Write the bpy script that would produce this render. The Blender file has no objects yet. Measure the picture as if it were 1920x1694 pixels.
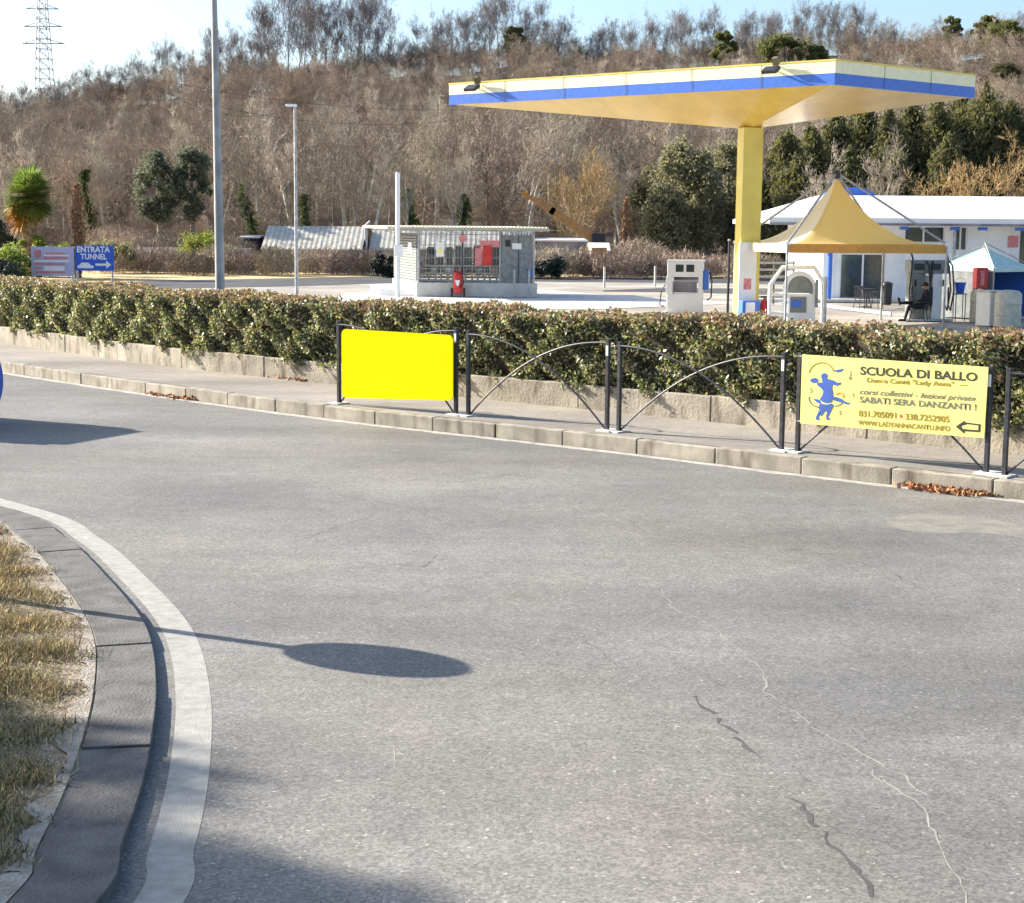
import bpy, math, random
import numpy as np
from math import sin, cos, pi, radians, atan, sqrt
from mathutils import Vector, Matrix
random.seed(7); rng = np.random.default_rng(7)
scene = bpy.context.scene
col = scene.collection

# ---------------------------------------------------------------- camera, sky, sun, exposure
FPX = 3000.0; PITCH = atan(413/3000.0); ROLL = 0.008; CAMZ = 2.5
Fv = Vector((0, cos(PITCH), -sin(PITCH))); Rv = Vector((1, 0, 0)); Uv = Rv.cross(Fv)
R2 = Rv*cos(ROLL) + Uv*sin(ROLL); U2 = Uv*cos(ROLL) - Rv*sin(ROLL)
cam = bpy.data.cameras.new('camera'); camo = bpy.data.objects.new('camera', cam); col.objects.link(camo)
camo.matrix_world = Matrix(((R2.x, U2.x, -Fv.x, 0), (R2.y, U2.y, -Fv.y, 0), (R2.z, U2.z, -Fv.z, CAMZ), (0, 0, 0, 1)))
cam.sensor_width = 36; cam.lens = FPX/1920*36; cam.clip_end = 3000; cam.clip_start = .1
scene.camera = camo
SUN_EL = radians(26); SUN_AZ = math.atan2(-.905, .425)      # from +Y towards +X
w = bpy.data.worlds.new('World'); scene.world = w; w.use_nodes = True
nt = w.node_tree; bg = nt.nodes['Background']; sky = nt.nodes.new('ShaderNodeTexSky')
sky.sky_type = 'NISHITA'; sky.sun_disc = False; sky.sun_elevation = SUN_EL; sky.sun_rotation = SUN_AZ
sky.air_density = 1.0; sky.dust_density = 2.0; sky.ozone_density = 3.5
nt.links.new(sky.outputs[0], bg.inputs[0]); bg.inputs[1].default_value = .10
sl = bpy.data.lights.new('sun', 'SUN'); sl.energy = 5.0; sl.angle = radians(.53); sl.color = (1, .93, .82)
so = bpy.data.objects.new('sun', sl); col.objects.link(so)
sd = Vector((-.905*cos(SUN_EL), .425*cos(SUN_EL), sin(SUN_EL)))
so.rotation_euler = sd.to_track_quat('Z', 'Y').to_euler(); so.location = (-20, 10, 30)
scene.view_settings.view_transform = 'Standard'; scene.view_settings.look = 'None'
scene.view_settings.exposure = 1.4; scene.view_settings.gamma = 1
scene.render.resolution_x = 1024; scene.render.resolution_y = 903

# photograph position -> point of the place
def ray(x, y): return Fv + R2*((x-960)/FPX) - U2*((y-847)/FPX)
C0 = Vector((0, 0, CAMZ))
def G(x, y, z=0.0):
    d = ray(x, y); return C0 + d*((z-CAMZ)/d.z)
def D(x, y, d):
    v = ray(x, y); return C0 + v*(d/v.y)
GZ = -.4      # level of the forecourt

# ---------------------------------------------------------------- materials
MATS = {}
def mat(name, c, rough=.7, metal=0, var=.12, scale=6, bump=0, bscale=40, spec=.5, island=0, objvar=0, c2=None, alpha=1, stain=0, trans=0, hue=0):
    if name in MATS: return MATS[name]
    m = bpy.data.materials.new(name); m.use_nodes = True; n = m.node_tree.nodes; l = m.node_tree.links
    b = n['Principled BSDF']; b.inputs['Roughness'].default_value = rough; b.inputs['Metallic'].default_value = metal
    b.inputs['Specular IOR Level'].default_value = spec
    if trans: b.inputs['Transmission Weight'].default_value = trans
    tc = n.new('ShaderNodeTexCoord'); no = n.new('ShaderNodeTexNoise'); no.inputs['Scale'].default_value = scale; no.inputs['Detail'].default_value = 6
    l.new(tc.outputs['Object'], no.inputs['Vector'])
    mx = n.new('ShaderNodeMix'); mx.data_type = 'RGBA'
    c2_ = c2 if c2 else tuple(x*(1-var*2) for x in c); c1_ = c if c2 else tuple(min(1, x*(1+var)) for x in c)
    mx.inputs[6].default_value = (*c1_, 1); mx.inputs[7].default_value = (*c2_, 1)
    mr = n.new('ShaderNodeMapRange'); mr.inputs[1].default_value = .35; mr.inputs[2].default_value = .65
    l.new(no.outputs[0], mr.inputs[0]); l.new(mr.outputs[0], mx.inputs[0])
    out = mx.outputs[2]
    if island or objvar:
        if island:
            g = n.new('ShaderNodeNewGeometry'); src = g.outputs['Random Per Island']; amt = island
        else:
            g = n.new('ShaderNodeObjectInfo'); src = g.outputs['Random']; amt = objvar
        h = n.new('ShaderNodeHueSaturation'); m2 = n.new('ShaderNodeMapRange')
        m2.inputs[3].default_value = 1-amt; m2.inputs[4].default_value = 1+amt
        l.new(src, m2.inputs[0]); l.new(m2.outputs[0], h.inputs['Value']); l.new(out, h.inputs['Color'])
        if hue:
            mm = n.new('ShaderNodeMath'); mm.operation = 'MULTIPLY'; mm.inputs[1].default_value = 7.31
            fr = n.new('ShaderNodeMath'); fr.operation = 'FRACT'; l.new(src, mm.inputs[0]); l.new(mm.outputs[0], fr.inputs[0])
            m3 = n.new('ShaderNodeMapRange'); m3.inputs[3].default_value = .5-hue; m3.inputs[4].default_value = .5+hue
            l.new(fr.outputs[0], m3.inputs[0]); l.new(m3.outputs[0], h.inputs['Hue'])
        out = h.outputs[0]
    if stain:
        n3 = n.new('ShaderNodeTexNoise'); n3.inputs['Scale'].default_value = 2.2; n3.inputs['Detail'].default_value = 8
        mp = n.new('ShaderNodeMapping'); mp.inputs['Scale'].default_value = (3, 3, .7)
        l.new(tc.outputs['Object'], mp.inputs[0]); l.new(mp.outputs[0], n3.inputs['Vector'])
        r3 = n.new('ShaderNodeMapRange'); r3.inputs[1].default_value = .5; r3.inputs[2].default_value = .72; r3.inputs[4].default_value = stain
        l.new(n3.outputs[0], r3.inputs[0])
        m4 = n.new('ShaderNodeMix'); m4.data_type = 'RGBA'; m4.blend_type = 'MULTIPLY'; m4.inputs[7].default_value = (.35, .31, .26, 1)
        l.new(r3.outputs[0], m4.inputs[0]); l.new(out, m4.inputs[6]); out = m4.outputs[2]
    l.new(out, b.inputs['Base Color'])
    if bump:
        n2 = n.new('ShaderNodeTexNoise'); n2.inputs['Scale'].default_value = bscale; n2.inputs['Detail'].default_value = 4
        l.new(tc.outputs['Object'], n2.inputs['Vector'])
        bp = n.new('ShaderNodeBump'); bp.inputs['Strength'].default_value = bump; bp.inputs['Distance'].default_value = .02
        l.new(n2.outputs[0], bp.inputs['Height']); l.new(bp.outputs[0], b.inputs['Normal'])
    MATS[name] = m; return m

def asphalt(name, base, warm, speck=1.0):
    m = bpy.data.materials.new(name); m.use_nodes = True; n = m.node_tree.nodes; l = m.node_tree.links
    b = n['Principled BSDF']; b.inputs['Roughness'].default_value = .8; b.inputs['Specular IOR Level'].default_value = .35
    tc = n.new('ShaderNodeTexCoord')
    def noise(s, d, ro=.55, mp=None):
        t = n.new('ShaderNodeTexNoise'); t.inputs['Scale'].default_value = s; t.inputs['Detail'].default_value = d; t.inputs['Roughness'].default_value = ro
        if mp:
            q = n.new('ShaderNodeMapping'); q.inputs['Scale'].default_value = mp[0]; q.inputs['Rotation'].default_value = (0, 0, mp[1])
            l.new(tc.outputs['Object'], q.inputs[0]); l.new(q.outputs[0], t.inputs['Vector'])
        else: l.new(tc.outputs['Object'], t.inputs['Vector'])
        return t.outputs[0]
    def rng_(src, a, b_, c, d):
        q = n.new('ShaderNodeMapRange'); q.inputs[1].default_value = a; q.inputs[2].default_value = b_; q.inputs[3].default_value = c; q.inputs[4].default_value = d
        l.new(src, q.inputs[0]); return q.outputs[0]
    def mul(a, b_):
        q = n.new('ShaderNodeMath'); q.operation = 'MULTIPLY'; l.new(a, q.inputs[0]); l.new(b_, q.inputs[1]); return q.outputs[0]
    big = rng_(noise(.30, 5), .35, .65, .78, 1.14)
    trk = rng_(noise(.55, 4, .6, ((.28, 1.3, 1), -.42)), .35, .68, .82, 1.12)
    mid = rng_(noise(5, 6, .7), .3, .7, .88, 1.12)
    v = n.new('ShaderNodeTexVoronoi'); v.inputs['Scale'].default_value = 75; l.new(tc.outputs['Object'], v.inputs['Vector'])
    sep = n.new('ShaderNodeSeparateColor'); l.new(v.outputs['Color'], sep.inputs[0])
    fine = rng_(sep.outputs[0], 0, 1, 1-.32*speck, 1+.32*speck)
    bright = rng_(sep.outputs[1], .965, 1, 1, 1+.8*speck)
    f2 = rng_(noise(160, 2, .8), .3, .7, 1-.16*speck, 1+.16*speck)
    fac = mul(mul(mul(mul(big, trk), mid), mul(fine, bright)), f2)
    mixc = n.new('ShaderNodeMix'); mixc.data_type = 'RGBA'; mixc.inputs[6].default_value = (*base, 1); mixc.inputs[7].default_value = (*warm, 1)
    l.new(rng_(noise(.22, 4), .4, .62, 0, 1), mixc.inputs[0])
    sc = n.new('ShaderNodeVectorMath'); sc.operation = 'SCALE'; l.new(mixc.outputs[2], sc.inputs[0]); l.new(fac, sc.inputs['Scale'])
    l.new(sc.outputs[0], b.inputs['Base Color'])
    bp = n.new('ShaderNodeBump'); bp.inputs['Strength'].default_value = .35*speck; bp.inputs['Distance'].default_value = .006
    l.new(sep.outputs[0], bp.inputs['Height']); l.new(bp.outputs[0], b.inputs['Normal'])
    return m

M = dict(
 road=asphalt('road_asphalt', (.172, .166, .154), (.222, .205, .176)),
 walk=asphalt('walk_asphalt', (.26, .235, .20), (.30, .265, .22), .6),
 lane=asphalt('lane_asphalt', (.07, .07, .075), (.08, .075, .07), .6),
 court=asphalt('court_asphalt', (.33, .29, .24), (.42, .385, .33), .5),
 conc=mat('concrete_kerb', (.34, .305, .24), .9, var=.15, scale=4, bump=.25, bscale=60, stain=.85),
 conc2=mat('concrete_wall', (.35, .305, .235), .9, var=.15, scale=3, bump=.5, bscale=25, stain=.9),
 kerbdark=mat('grey_kerb', (.125, .117, .105), .9, var=.15, scale=5, bump=.5, bscale=60, stain=.5),
 pale=mat('pale_concrete', (.60, .585, .54), .85, var=.06, scale=3, bump=.2),
 paint=mat('road_paint', (.345, .33, .29), .8, var=.08, scale=14, bump=.3, bscale=120, stain=.25),
 wornpaint=mat('worn_paint', (.50, .47, .41), .8, c2=(.28, .26, .23), scale=9, bump=.3, bscale=120),
 dirt=mat('dirt', (.29, .225, .15), .95, var=.25, scale=12, bump=1, bscale=50),
 crackl=mat('crack_sand', (.32, .29, .24), .9), crackd=mat('crack_dark', (.085, .08, .072), .95),
 steel=mat('dark_steel', (.05, .05, .058), .45, .3, var=.2, scale=20),
 galv=mat('galvanised', (.42, .43, .44), .5, .5, var=.15, scale=5, bump=.15, bscale=20),
 polec=mat('pole_grey', (.36, .37, .37), .6, .1, var=.15, scale=3, stain=.35),
 white=mat('white_paint', (.82, .82, .82), .45, var=.03, scale=2),
 whitewall=mat('white_wall', (.9, .895, .88), .6, var=.03, scale=1.5, stain=.1),
 yellow=mat('flat_yellow', (.80, .70, .0), .9, var=.005, spec=.05),
 bannery=mat('banner_yellow', (.88, .82, .22), .5, var=.03, scale=2),
 canopyy=mat('canopy_cream', (.84, .82, .56), .45, var=.03),
 soffit=mat('soffit_yellow', (.80, .56, .14), .16, var=.05, scale=1.2, spec=.7),
 coly=mat('column_yellow', (.74, .60, .12), .35, var=.05, scale=1.5),
 blue=mat('blue_paint', (.055, .17, .62), .4, var=.05),
 blued=mat('blue_plastic', (.02, .10, .55), .4, var=.08),
 royal=mat('print_blue', (.035, .10, .42), .55, var=.08), ink=mat('print_black', (.035, .03, .02), .6),
 ink2=mat('print_grey', (.16, .155, .11), .6), inkb=mat('print_brown', (.33, .22, .02), .6), inkr=mat('print_red', (.75, .12, .10), .6),
 red=mat('red_paint', (.62, .03, .025), .4, var=.1), pink=mat('faded_red', (.72, .25, .25), .6, var=.15, scale=12),
 tent=mat('tent_yellow', (.88, .74, .38), .7, var=.02, scale=2), tentd=mat('tent_valance', (.70, .46, .12), .75, var=.08, scale=8),
 tentw=mat('tent_white', (.82, .81, .78), .7, var=.03), greenw=mat('tent_green', (.50, .68, .62), .6, var=.08),
 greyp=mat('grey_panel', (.23, .25, .25), .6, var=.12, scale=4, stain=.3), louv=mat('louvre_grey', (.21, .225, .21), .6, var=.1),
 dark=mat('dark_plastic', (.02, .02, .025), .5), black=mat('rubber', (.015, .015, .015), .7),
 cloth=mat('dark_cloth', (.018, .018, .035), .9, var=.2, scale=30), skin=mat('skin', (.42, .25, .17), .6),
 hair=mat('hair', (.02, .015, .012), .8),
 glass=mat('window_glass', (.05, .07, .07), .08, spec=.8), cream=mat('cream_plastic', (.56, .53, .42), .5, var=.08),
 roofc=mat('corrugated_roof', (.56, .53, .45), .85, c2=(.38, .355, .30), scale=3, stain=.5),
 shedw=mat('shed_wall', (.30, .28, .29), .9, var=.2, scale=1), purple=mat('shed_dark', (.035, .03, .05), .8),
 rust=mat('rusty_orange', (.50, .26, .07), .8, c2=(.34, .18, .08), scale=4), orange=mat('orange_paint', (.62, .24, .02), .6, var=.2),
 bark=mat('bark_grey', (.30, .25, .19), .95, var=.3, scale=5, objvar=.3), barkp=mat('bark_pale', (.66, .61, .51), .9, c2=(.34, .30, .24), scale=3, objvar=.2),
 twig=mat('twig_brown', (.34, .27, .195), .95, var=.2, scale=.6, objvar=.42, hue=.02),
 twigr=mat('twig_reddish', (.33, .25, .18), .95, var=.2, scale=.6, objvar=.42, hue=.015),
 twigg=mat('twig_pale', (.50, .43, .33), .95, var=.2, scale=.6, objvar=.3, hue=.01),
 twigs=mat('twig_ridge', (.25, .22, .21), .95, var=.2, scale=.6, objvar=.2),
 twigy=mat('twig_golden', (.46, .32, .15), .95, var=.2, scale=.6, objvar=.15),
 litter=mat('leaf_litter', (.14, .10, .07), .95, c2=(.085, .068, .05), scale=.25, bump=1, bscale=3),
 ivy=mat('ivy', (.075, .10, .03), .6, island=.5), conif=mat('conifer_green', (.17, .15, .075), .8, island=.6, hue=.03, c2=(.06, .08, .035), scale=.5),
 conifb=mat('conifer_bluegreen', (.19, .20, .14), .8, island=.5, c2=(.07, .085, .06), scale=.5),
 pine=mat('pine_green', (.13, .14, .045), .8, island=.45, hue=.02), olive=mat('olive_leaf', (.25, .235, .15), .8, island=.6, hue=.03, c2=(.11, .115, .07), scale=.6),
 shrubg=mat('shrub_green', (.16, .20, .03), .6, island=.5, hue=.03), shrubd=mat('shrub_dark', (.02, .035, .02), .7, island=.5),
 palm=mat('palm_frond', (.16, .17, .035), .5, island=.5, hue=.03), palmd=mat('palm_dead', (.55, .27, .04), .7, island=.35), palmt=mat('palm_trunk', (.28, .19, .10), .95, var=.3, scale=6, bump=1, bscale=12),
 grassd=mat('dry_grass', (.46, .35, .17), .9, island=.5, hue=.03), grassg=mat('green_grass', (.15, .15, .06), .9, island=.5),
 field=mat('dry_field', (.58, .42, .20), .95, c2=(.42, .32, .15), scale=1.2, bump=.5, bscale=8),
 soil=mat('soil', (.10, .075, .05), .95, var=.3, scale=10), deadleaf=mat('dead_leaf', (.40, .18, .07), .8, island=.5, hue=.02),
 hdark=mat('hedge_leaf', (.085, .088, .05), .42, island=.7, hue=.03, spec=.5), hlight=mat('hedge_leaf_pale', (.41, .385, .235), .45, island=.6, hue=.03, spec=.6),
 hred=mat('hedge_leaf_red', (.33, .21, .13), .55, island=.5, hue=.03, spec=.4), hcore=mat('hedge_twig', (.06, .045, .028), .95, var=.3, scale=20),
 carb=mat('van_paint', (.75, .76, .78), .25, spec=.7),
)

def translucent(m, c, f):
    n = m.node_tree.nodes; l = m.node_tree.links; out = [x for x in n if x.type == 'OUTPUT_MATERIAL'][0]
    t = n.new('ShaderNodeBsdfTranslucent'); t.inputs[0].default_value = (*c, 1); mx = n.new('ShaderNodeMixShader'); mx.inputs[0].default_value = f
    l.new(n['Principled BSDF'].outputs[0], mx.inputs[1]); l.new(t.outputs[0], mx.inputs[2]); l.new(mx.outputs[0], out.inputs[0])
def boards(m, sc, rot, st):
    n = m.node_tree.nodes; l = m.node_tree.links; b = n['Principled BSDF']; tc = n.new('ShaderNodeTexCoord'); mp = n.new('ShaderNodeMapping'); mp.inputs['Rotation'].default_value = (0, 0, rot)
    w = n.new('ShaderNodeTexWave'); w.wave_profile = 'SAW'; w.inputs['Scale'].default_value = sc; w.inputs['Distortion'].default_value = .15; bp = n.new('ShaderNodeBump'); bp.inputs['Strength'].default_value = st; bp.inputs['Distance'].default_value = .02
    l.new(tc.outputs['Object'], mp.inputs[0]); l.new(mp.outputs[0], w.inputs['Vector']); l.new(w.outputs['Fac'], bp.inputs['Height']); l.new(bp.outputs[0], b.inputs['Normal'])
boards(M['soffit'], 1.1, .66, .5)
M['tentsunlit'] = mat('tent_sunlit_side', (.92, .86, .68), .7, var=.02); translucent(M['tentsunlit'], (1, .93, .7), .45)  # pale copy of the tent fabric, sunlight on the left side as colour
translucent(M['tent'], (1, .74, .17), .6); translucent(M['tentd'], (.80, .46, .03), .4)
for k_, c_ in (('conif', (.2, .19, .06)), ('conifb', (.18, .2, .12)), ('pine', (.2, .21, .06)), ('olive', (.34, .32, .16)), ('shrubg', (.3, .36, .06)), ('palm', (.2, .3, .05)), ('ivy', (.1, .14, .03))): translucent(M[k_], c_, .4)
for k_ in ('hdark', 'hlight', 'hred'): translucent(M[k_], tuple(min(1, x*1.6) for x in ((.08, .11, .03), (.36, .36, .12), (.24, .14, .07))[('hdark', 'hlight', 'hred').index(k_)]), .3)
# ---------------------------------------------------------------- mesh helpers
def tag(o, label=None, cat=None, group=None, kind=None):
    if label: o['label'] = label
    if cat: o['category'] = cat
    if group: o['group'] = group
    if kind: o['kind'] = kind
    return o
def empty(name, loc=(0, 0, 0), rz=0, label=None, cat=None, group=None):
    o = bpy.data.objects.new(name, None); col.objects.link(o); o.location = loc; o.rotation_euler = (0, 0, rz); o.empty_display_size = .2
    return tag(o, label, cat, group)
class MB:
    def __init__(s): s.v = []; s.f = []; s.mi = []
    def add(s, vs, fs, mi=0):
        b = len(s.v); s.v += [tuple(v) for v in vs]; s.f += [tuple(i+b for i in f) for f in fs]; s.mi += [mi]*len(fs); return s
    def box(s, c, d, mi=0, rz=0, M_=None):
        vs = [Vector((x*d[0]/2, y*d[1]/2, z*d[2]/2)) for x in (-1, 1) for y in (-1, 1) for z in (-1, 1)]
        if M_ is None: M_ = Matrix.Rotation(rz, 3, 'Z')
        vs = [M_ @ v + Vector(c) for v in vs]
        return s.add(vs, [(0, 1, 3, 2), (4, 6, 7, 5), (0, 4, 5, 1), (2, 3, 7, 6), (0, 2, 6, 4), (1, 5, 7, 3)], mi)
    def tube(s, pts, r, n=8, mi=0, cap=True):
        pts = [Vector(p) for p in pts]; rs = r if isinstance(r, (list, tuple)) else [r]*len(pts)
        vs = []; up = None
        for i, p in enumerate(pts):
            t = (pts[min(i+1, len(pts)-1)] - pts[max(i-1, 0)]).normalized()
            if up is None:
                up = Vector((0, 0, 1)) if abs(t.z) < .9 else Vector((1, 0, 0))
            a = t.cross(up).normalized(); b = a.cross(t); up = b
            for k in range(n):
                th = 2*pi*k/n; vs.append(p + a*cos(th)*rs[i] + b*sin(th)*rs[i])
        fs = [(i*n+k, i*n+(k+1) % n, (i+1)*n+(k+1) % n, (i+1)*n+k) for i in range(len(pts)-1) for k in range(n)]
        if cap: fs += [tuple(range(n-1, -1, -1)), tuple((len(pts)-1)*n+k for k in range(n))]
        return s.add(vs, fs, mi)
    def cyl(s, c, r, h, n=20, mi=0, r2=None): return s.tube([c, (c[0], c[1], c[2]+h)], [r, r if r2 is None else r2], n, mi)
    def lathe(s, c, prof, n=24, mi=0):
        vs = [(c[0]+r*cos(2*pi*k/n), c[1]+r*sin(2*pi*k/n), c[2]+z) for r, z in prof for k in range(n)]
        m = len(prof); fs = [(i*n+k, i*n+(k+1) % n, (i+1)*n+(k+1) % n, (i+1)*n+k) for i in range(m-1) for k in range(n)]
        fs += [tuple(range(n-1, -1, -1)), tuple((m-1)*n+k for k in range(n))]
        return s.add(vs, fs, mi)
    def prism(s, poly, vec, mi=0):
        """poly: 3d points of one face, extruded by vec"""
        n = len(poly); vec = Vector(vec); vs = [Vector(p) for p in poly] + [Vector(p)+vec for p in poly]
        fs = [tuple(range(n-1, -1, -1)), tuple(range(n, 2*n))] + [(i, (i+1) % n, n+(i+1) % n, n+i) for i in range(n)]
        return s.add(vs, fs, mi)
    def quad(s, a, b, c, d, mi=0): return s.add([a, b, c, d], [(0, 1, 2, 3)], mi)
    def build(s, name, m, parent=None, smooth=False, bevel=0):
        me = bpy.data.meshes.new(name); me.from_pydata(s.v, [], s.f); me.update()
        ms = m if isinstance(m, (list, tuple)) else [m]
        for q in ms: me.materials.append(M[q] if isinstance(q, str) else q)
        if len(ms) > 1: me.polygons.foreach_set('material_index', s.mi)
        import bmesh
        bm = bmesh.new(); bm.from_mesh(me); bmesh.ops.recalc_face_normals(bm, faces=bm.faces); bm.to_mesh(me); bm.free()
        o = bpy.data.objects.new(name, me); col.objects.link(o)
        if parent: o.parent = parent
        if smooth:
            me.polygons.foreach_set('use_smooth', [True]*len(me.polygons)); me.set_sharp_from_angle(angle=radians(40))
        if bevel:
            b = o.modifiers.new('bevel', 'BEVEL'); b.width = bevel; b.segments = 2; b.limit_method = 'ANGLE'
        return o
def npmesh(name, V, Fq, mats, mi=None, parent=None, k=4):
    me = bpy.data.meshes.new(name); V = np.asarray(V, dtype=np.float32); Fq = np.asarray(Fq, dtype=np.int32)
    me.vertices.add(len(V)); me.vertices.foreach_set('co', V.ravel()); nf = len(Fq)
    me.loops.add(nf*k); me.loops.foreach_set('vertex_index', Fq.ravel()); me.polygons.add(nf)
    me.polygons.foreach_set('loop_start', np.arange(0, nf*k, k, dtype=np.int32))
    for q in mats: me.materials.append(M[q])
    if mi is not None: me.polygons.foreach_set('material_index', np.asarray(mi, dtype=np.int32))
    me.update(calc_edges=True)
    o = bpy.data.objects.new(name, me); col.objects.link(o)
    if parent: o.parent = parent
    return o
def leafcloud(P, size, aspect=.5, up=0.0, droop=0.0):
    """one diamond quad per point, random orientation"""
    n = len(P); a = rng.normal(size=(n, 3)); a[:, 2] = a[:, 2]*(1-droop) - droop*1.2; a /= np.linalg.norm(a, axis=1)[:, None]
    b = rng.normal(size=(n, 3)); b[:, 2] -= 0
    b = np.cross(a, b + np.array([0, 0, up])); b /= np.linalg.norm(b, axis=1)[:, None]
    s = np.asarray(size)*rng.uniform(.6, 1.3, n); L = a*s[:, None]; W = b*(s*aspect)[:, None]
    V = np.stack([P-L, P+W, P+L, P-W], 1).reshape(-1, 3)
    return V, np.arange(4*n).reshape(n, 4)
def _tmesh(body, bold, shear):
    c = bpy.data.curves.new('lettering', 'FONT'); c.body = body; c.size = 1; c.offset = bold; c.shear = shear; c.resolution_u = 4
    o = bpy.data.objects.new('lettering', c); col.objects.link(o); dg = bpy.context.evaluated_depsgraph_get(); dg.update()
    me = bpy.data.meshes.new_from_object(o.evaluated_get(dg)); bpy.data.objects.remove(o); return me
def _co(me):
    co = np.zeros(len(me.vertices)*3, dtype=np.float32); me.vertices.foreach_get('co', co); return co.reshape(-1, 3)
def text(body, name, m, parent, loc, right, up, size, bold=0.0, shear=0.0, fit=None, ext=.001, label=None):
    """flat lettering laid along right/up, one mesh per word; fit = width of the line in metres"""
    full = _co(_tmesh(body, bold, shear)); mn = full[:, 0].min(); wd = full[:, 0].max()-mn; sx = fit/wd if fit else size
    r = np.array(right)/np.linalg.norm(right); u = np.array(up)/np.linalg.norm(up); words = body.split(' '); pre = ''
    for wd_ in words:
        if wd_:
            me = _tmesh(wd_, bold, shear); co = _co(me); end = _co(_tmesh(pre+wd_, bold, shear))[:, 0].max()
            x = (co[:, 0]-co[:, 0].max()+end-mn)*sx; y = co[:, 1]*size; W = np.array(loc)[None] + x[:, None]*r + y[:, None]*u
            me.name = name; me.vertices.foreach_set('co', W.astype(np.float32).ravel()); me.materials.clear(); me.materials.append(M[m]); me.update()
            o = bpy.data.objects.new(name, me); col.objects.link(o); o.parent = parent
        pre += wd_ + ' '
def sheet(name, pts, m, z=None, kind='structure'):
    b = MB(); pts = [Vector(p) for p in pts]
    if z is not None: pts = [Vector((p.x, p.y, z)) for p in pts]
    b.add(pts, [tuple(range(len(pts)))]); o = b.build(name, m); tag(o, kind=kind); return o
def smoothpoly(pts, n=6):
    """Catmull-Rom through 2D points"""
    P = [Vector((p[0], p[1])) for p in pts]; P = [2*P[0]-P[1]] + P + [2*P[-1]-P[-2]]; out = []
    for i in range(1, len(P)-2):
        for k in range(n):
            t = k/n; a, b, c, d = P[i-1:i+3]
            out.append(.5*((2*b) + (c-a)*t + (2*a-5*b+4*c-d)*t*t + (3*b-a-3*c+d)*t**3))
    out.append(P[-2]); return out
def offset(pl, d):
    out = []
    for i, p in enumerate(pl):
        t = (pl[min(i+1, len(pl)-1)] - pl[max(i-1, 0)]).normalized(); out.append(p + Vector((-t.y, t.x))*d)
    return out
def v3(p, z): return Vector((p[0], p[1], z))

# ---------------------------------------------------------------- ground, road, pavement
SW = .17
kerb = smoothpoly([(-26, 46.5), (-16.5, 36), (-8.96, 27.89), (-5.12, 23.83), (-2.27, 21.09), (-.4, 19.55), (1.11, 18.32), (2.84, 16.78), (4.65, 15.25), (9, 11.6), (15, 6.8)], 5)
wallb = smoothpoly([(-29, 52), (-18.5, 41.2), (-10.44, 32.55), (-6.02, 27.4), (-2.97, 24.55), (-.76, 22.6), (1.59, 20.6), (3.24, 19.1), (5.18, 17.2), (10.3, 12.6), (17, 7)], 5)
big = MB(); big.add([(-900, -200, GZ-.05), (900, -200, GZ-.05), (900, 900, GZ-.05), (-900, 900, GZ-.05)], [(0, 1, 2, 3)])
tag(big.build('ground', 'field'), kind='structure')
# road: from the kerb to behind the camera
b = MB(); n = len(kerb); far = [Vector((p.x-26-1.0*i, p.y-40)) for i, p in enumerate(kerb)]
far = [Vector((-60 + 80*i/(n-1), -25)) for i in range(n)]
vs = [v3(p, 0) for p in kerb] + [v3(p, 0) for p in far]
b.add(vs, [(i, n+i, n+i+1, i+1) for i in range(n-1)]); tag(b.build('road', 'road'), kind='structure')
# forecourt
sheet('forecourt', [(-60, 24, 0), (3, 24, 0), (9, 17.5, 0), (24, 3, 0), (70, 3, 0), (70, 110, 0), (-90, 110, 0), (-90, 60, 0)], 'court', GZ-.03)
# the ground strip under footway and hedge, as one raised body
b = MB(); n = len(kerb)
k2 = offset(kerb, .14)
for i in range(n-1):
    b.quad(v3(k2[i], SW-.004), v3(k2[i+1], SW-.004), v3(wallb[i+1], SW-.004), v3(wallb[i], SW-.004))
tag(b.build('pavement', 'walk'), kind='structure')
bk = offset(wallb, 1.55)
b = MB(); wi = offset(wallb, .15)
for i in range(n-1):
    b.quad(v3(wi[i], .44), v3(wi[i+1], .44), v3(bk[i+1], .40), v3(bk[i], .40)); b.quad(v3(bk[i], .40), v3(bk[i+1], .40), v3(bk[i+1], GZ-.06), v3(bk[i], GZ-.06))
tag(b.build('planting_bed', 'soil'), kind='structure')
def strip(name, pl, d0, d1, z0, z1, m, seg=None, gap=.012, bevel=.012):
    """kerb stones: solid blocks of about seg metres along a line"""
    a = offset(pl, d0); c = offset(pl, d1); L = [0]
    for i in range(1, len(pl)): L.append(L[-1] + (pl[i]-pl[i-1]).length)
    def at(P, s):
        for i in range(1, len(L)):
            if s <= L[i] or i == len(L)-1:
                t = (s-L[i-1])/(L[i]-L[i-1]); return P[i-1].lerp(P[i], t)
    b = MB(); s = 0
    while s < L[-1]-.2:
        e = min(L[-1], s + seg*random.uniform(.93, 1.07)); k = max(1, int((e-s)/.12)); dz = random.uniform(-.006, .006); dd = random.uniform(-.006, .006)
        A = [at(a, s+gap/2+(e-s-gap)*j/k) for j in range(k+1)]; B = [at(c, s+gap/2+(e-s-gap)*j/k) for j in range(k+1)]
        t = (A[-1]-A[0]).normalized(); nn = Vector((-t.y, t.x))*dd; vs = []
        for p, q in zip(A, B): vs += [v3(p+nn, z0), v3(p+nn, z1+dz), v3(q, z1+dz), v3(q, z0)]
        fs = []
        for j in range(k):
            o = j*4
            for x in range(4): fs.append((o+x, o+(x+1) % 4, o+4+(x+1) % 4, o+4+x))
        fs += [(3, 2, 1, 0), (4*k, 4*k+1, 4*k+2, 4*k+3)]; b.add(vs, fs); s = e
    return b.build(name, m, bevel=bevel)
tag(strip('kerb', kerb, 0, .135, -.1, SW, 'conc', 1.05), kind='structure')
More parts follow.
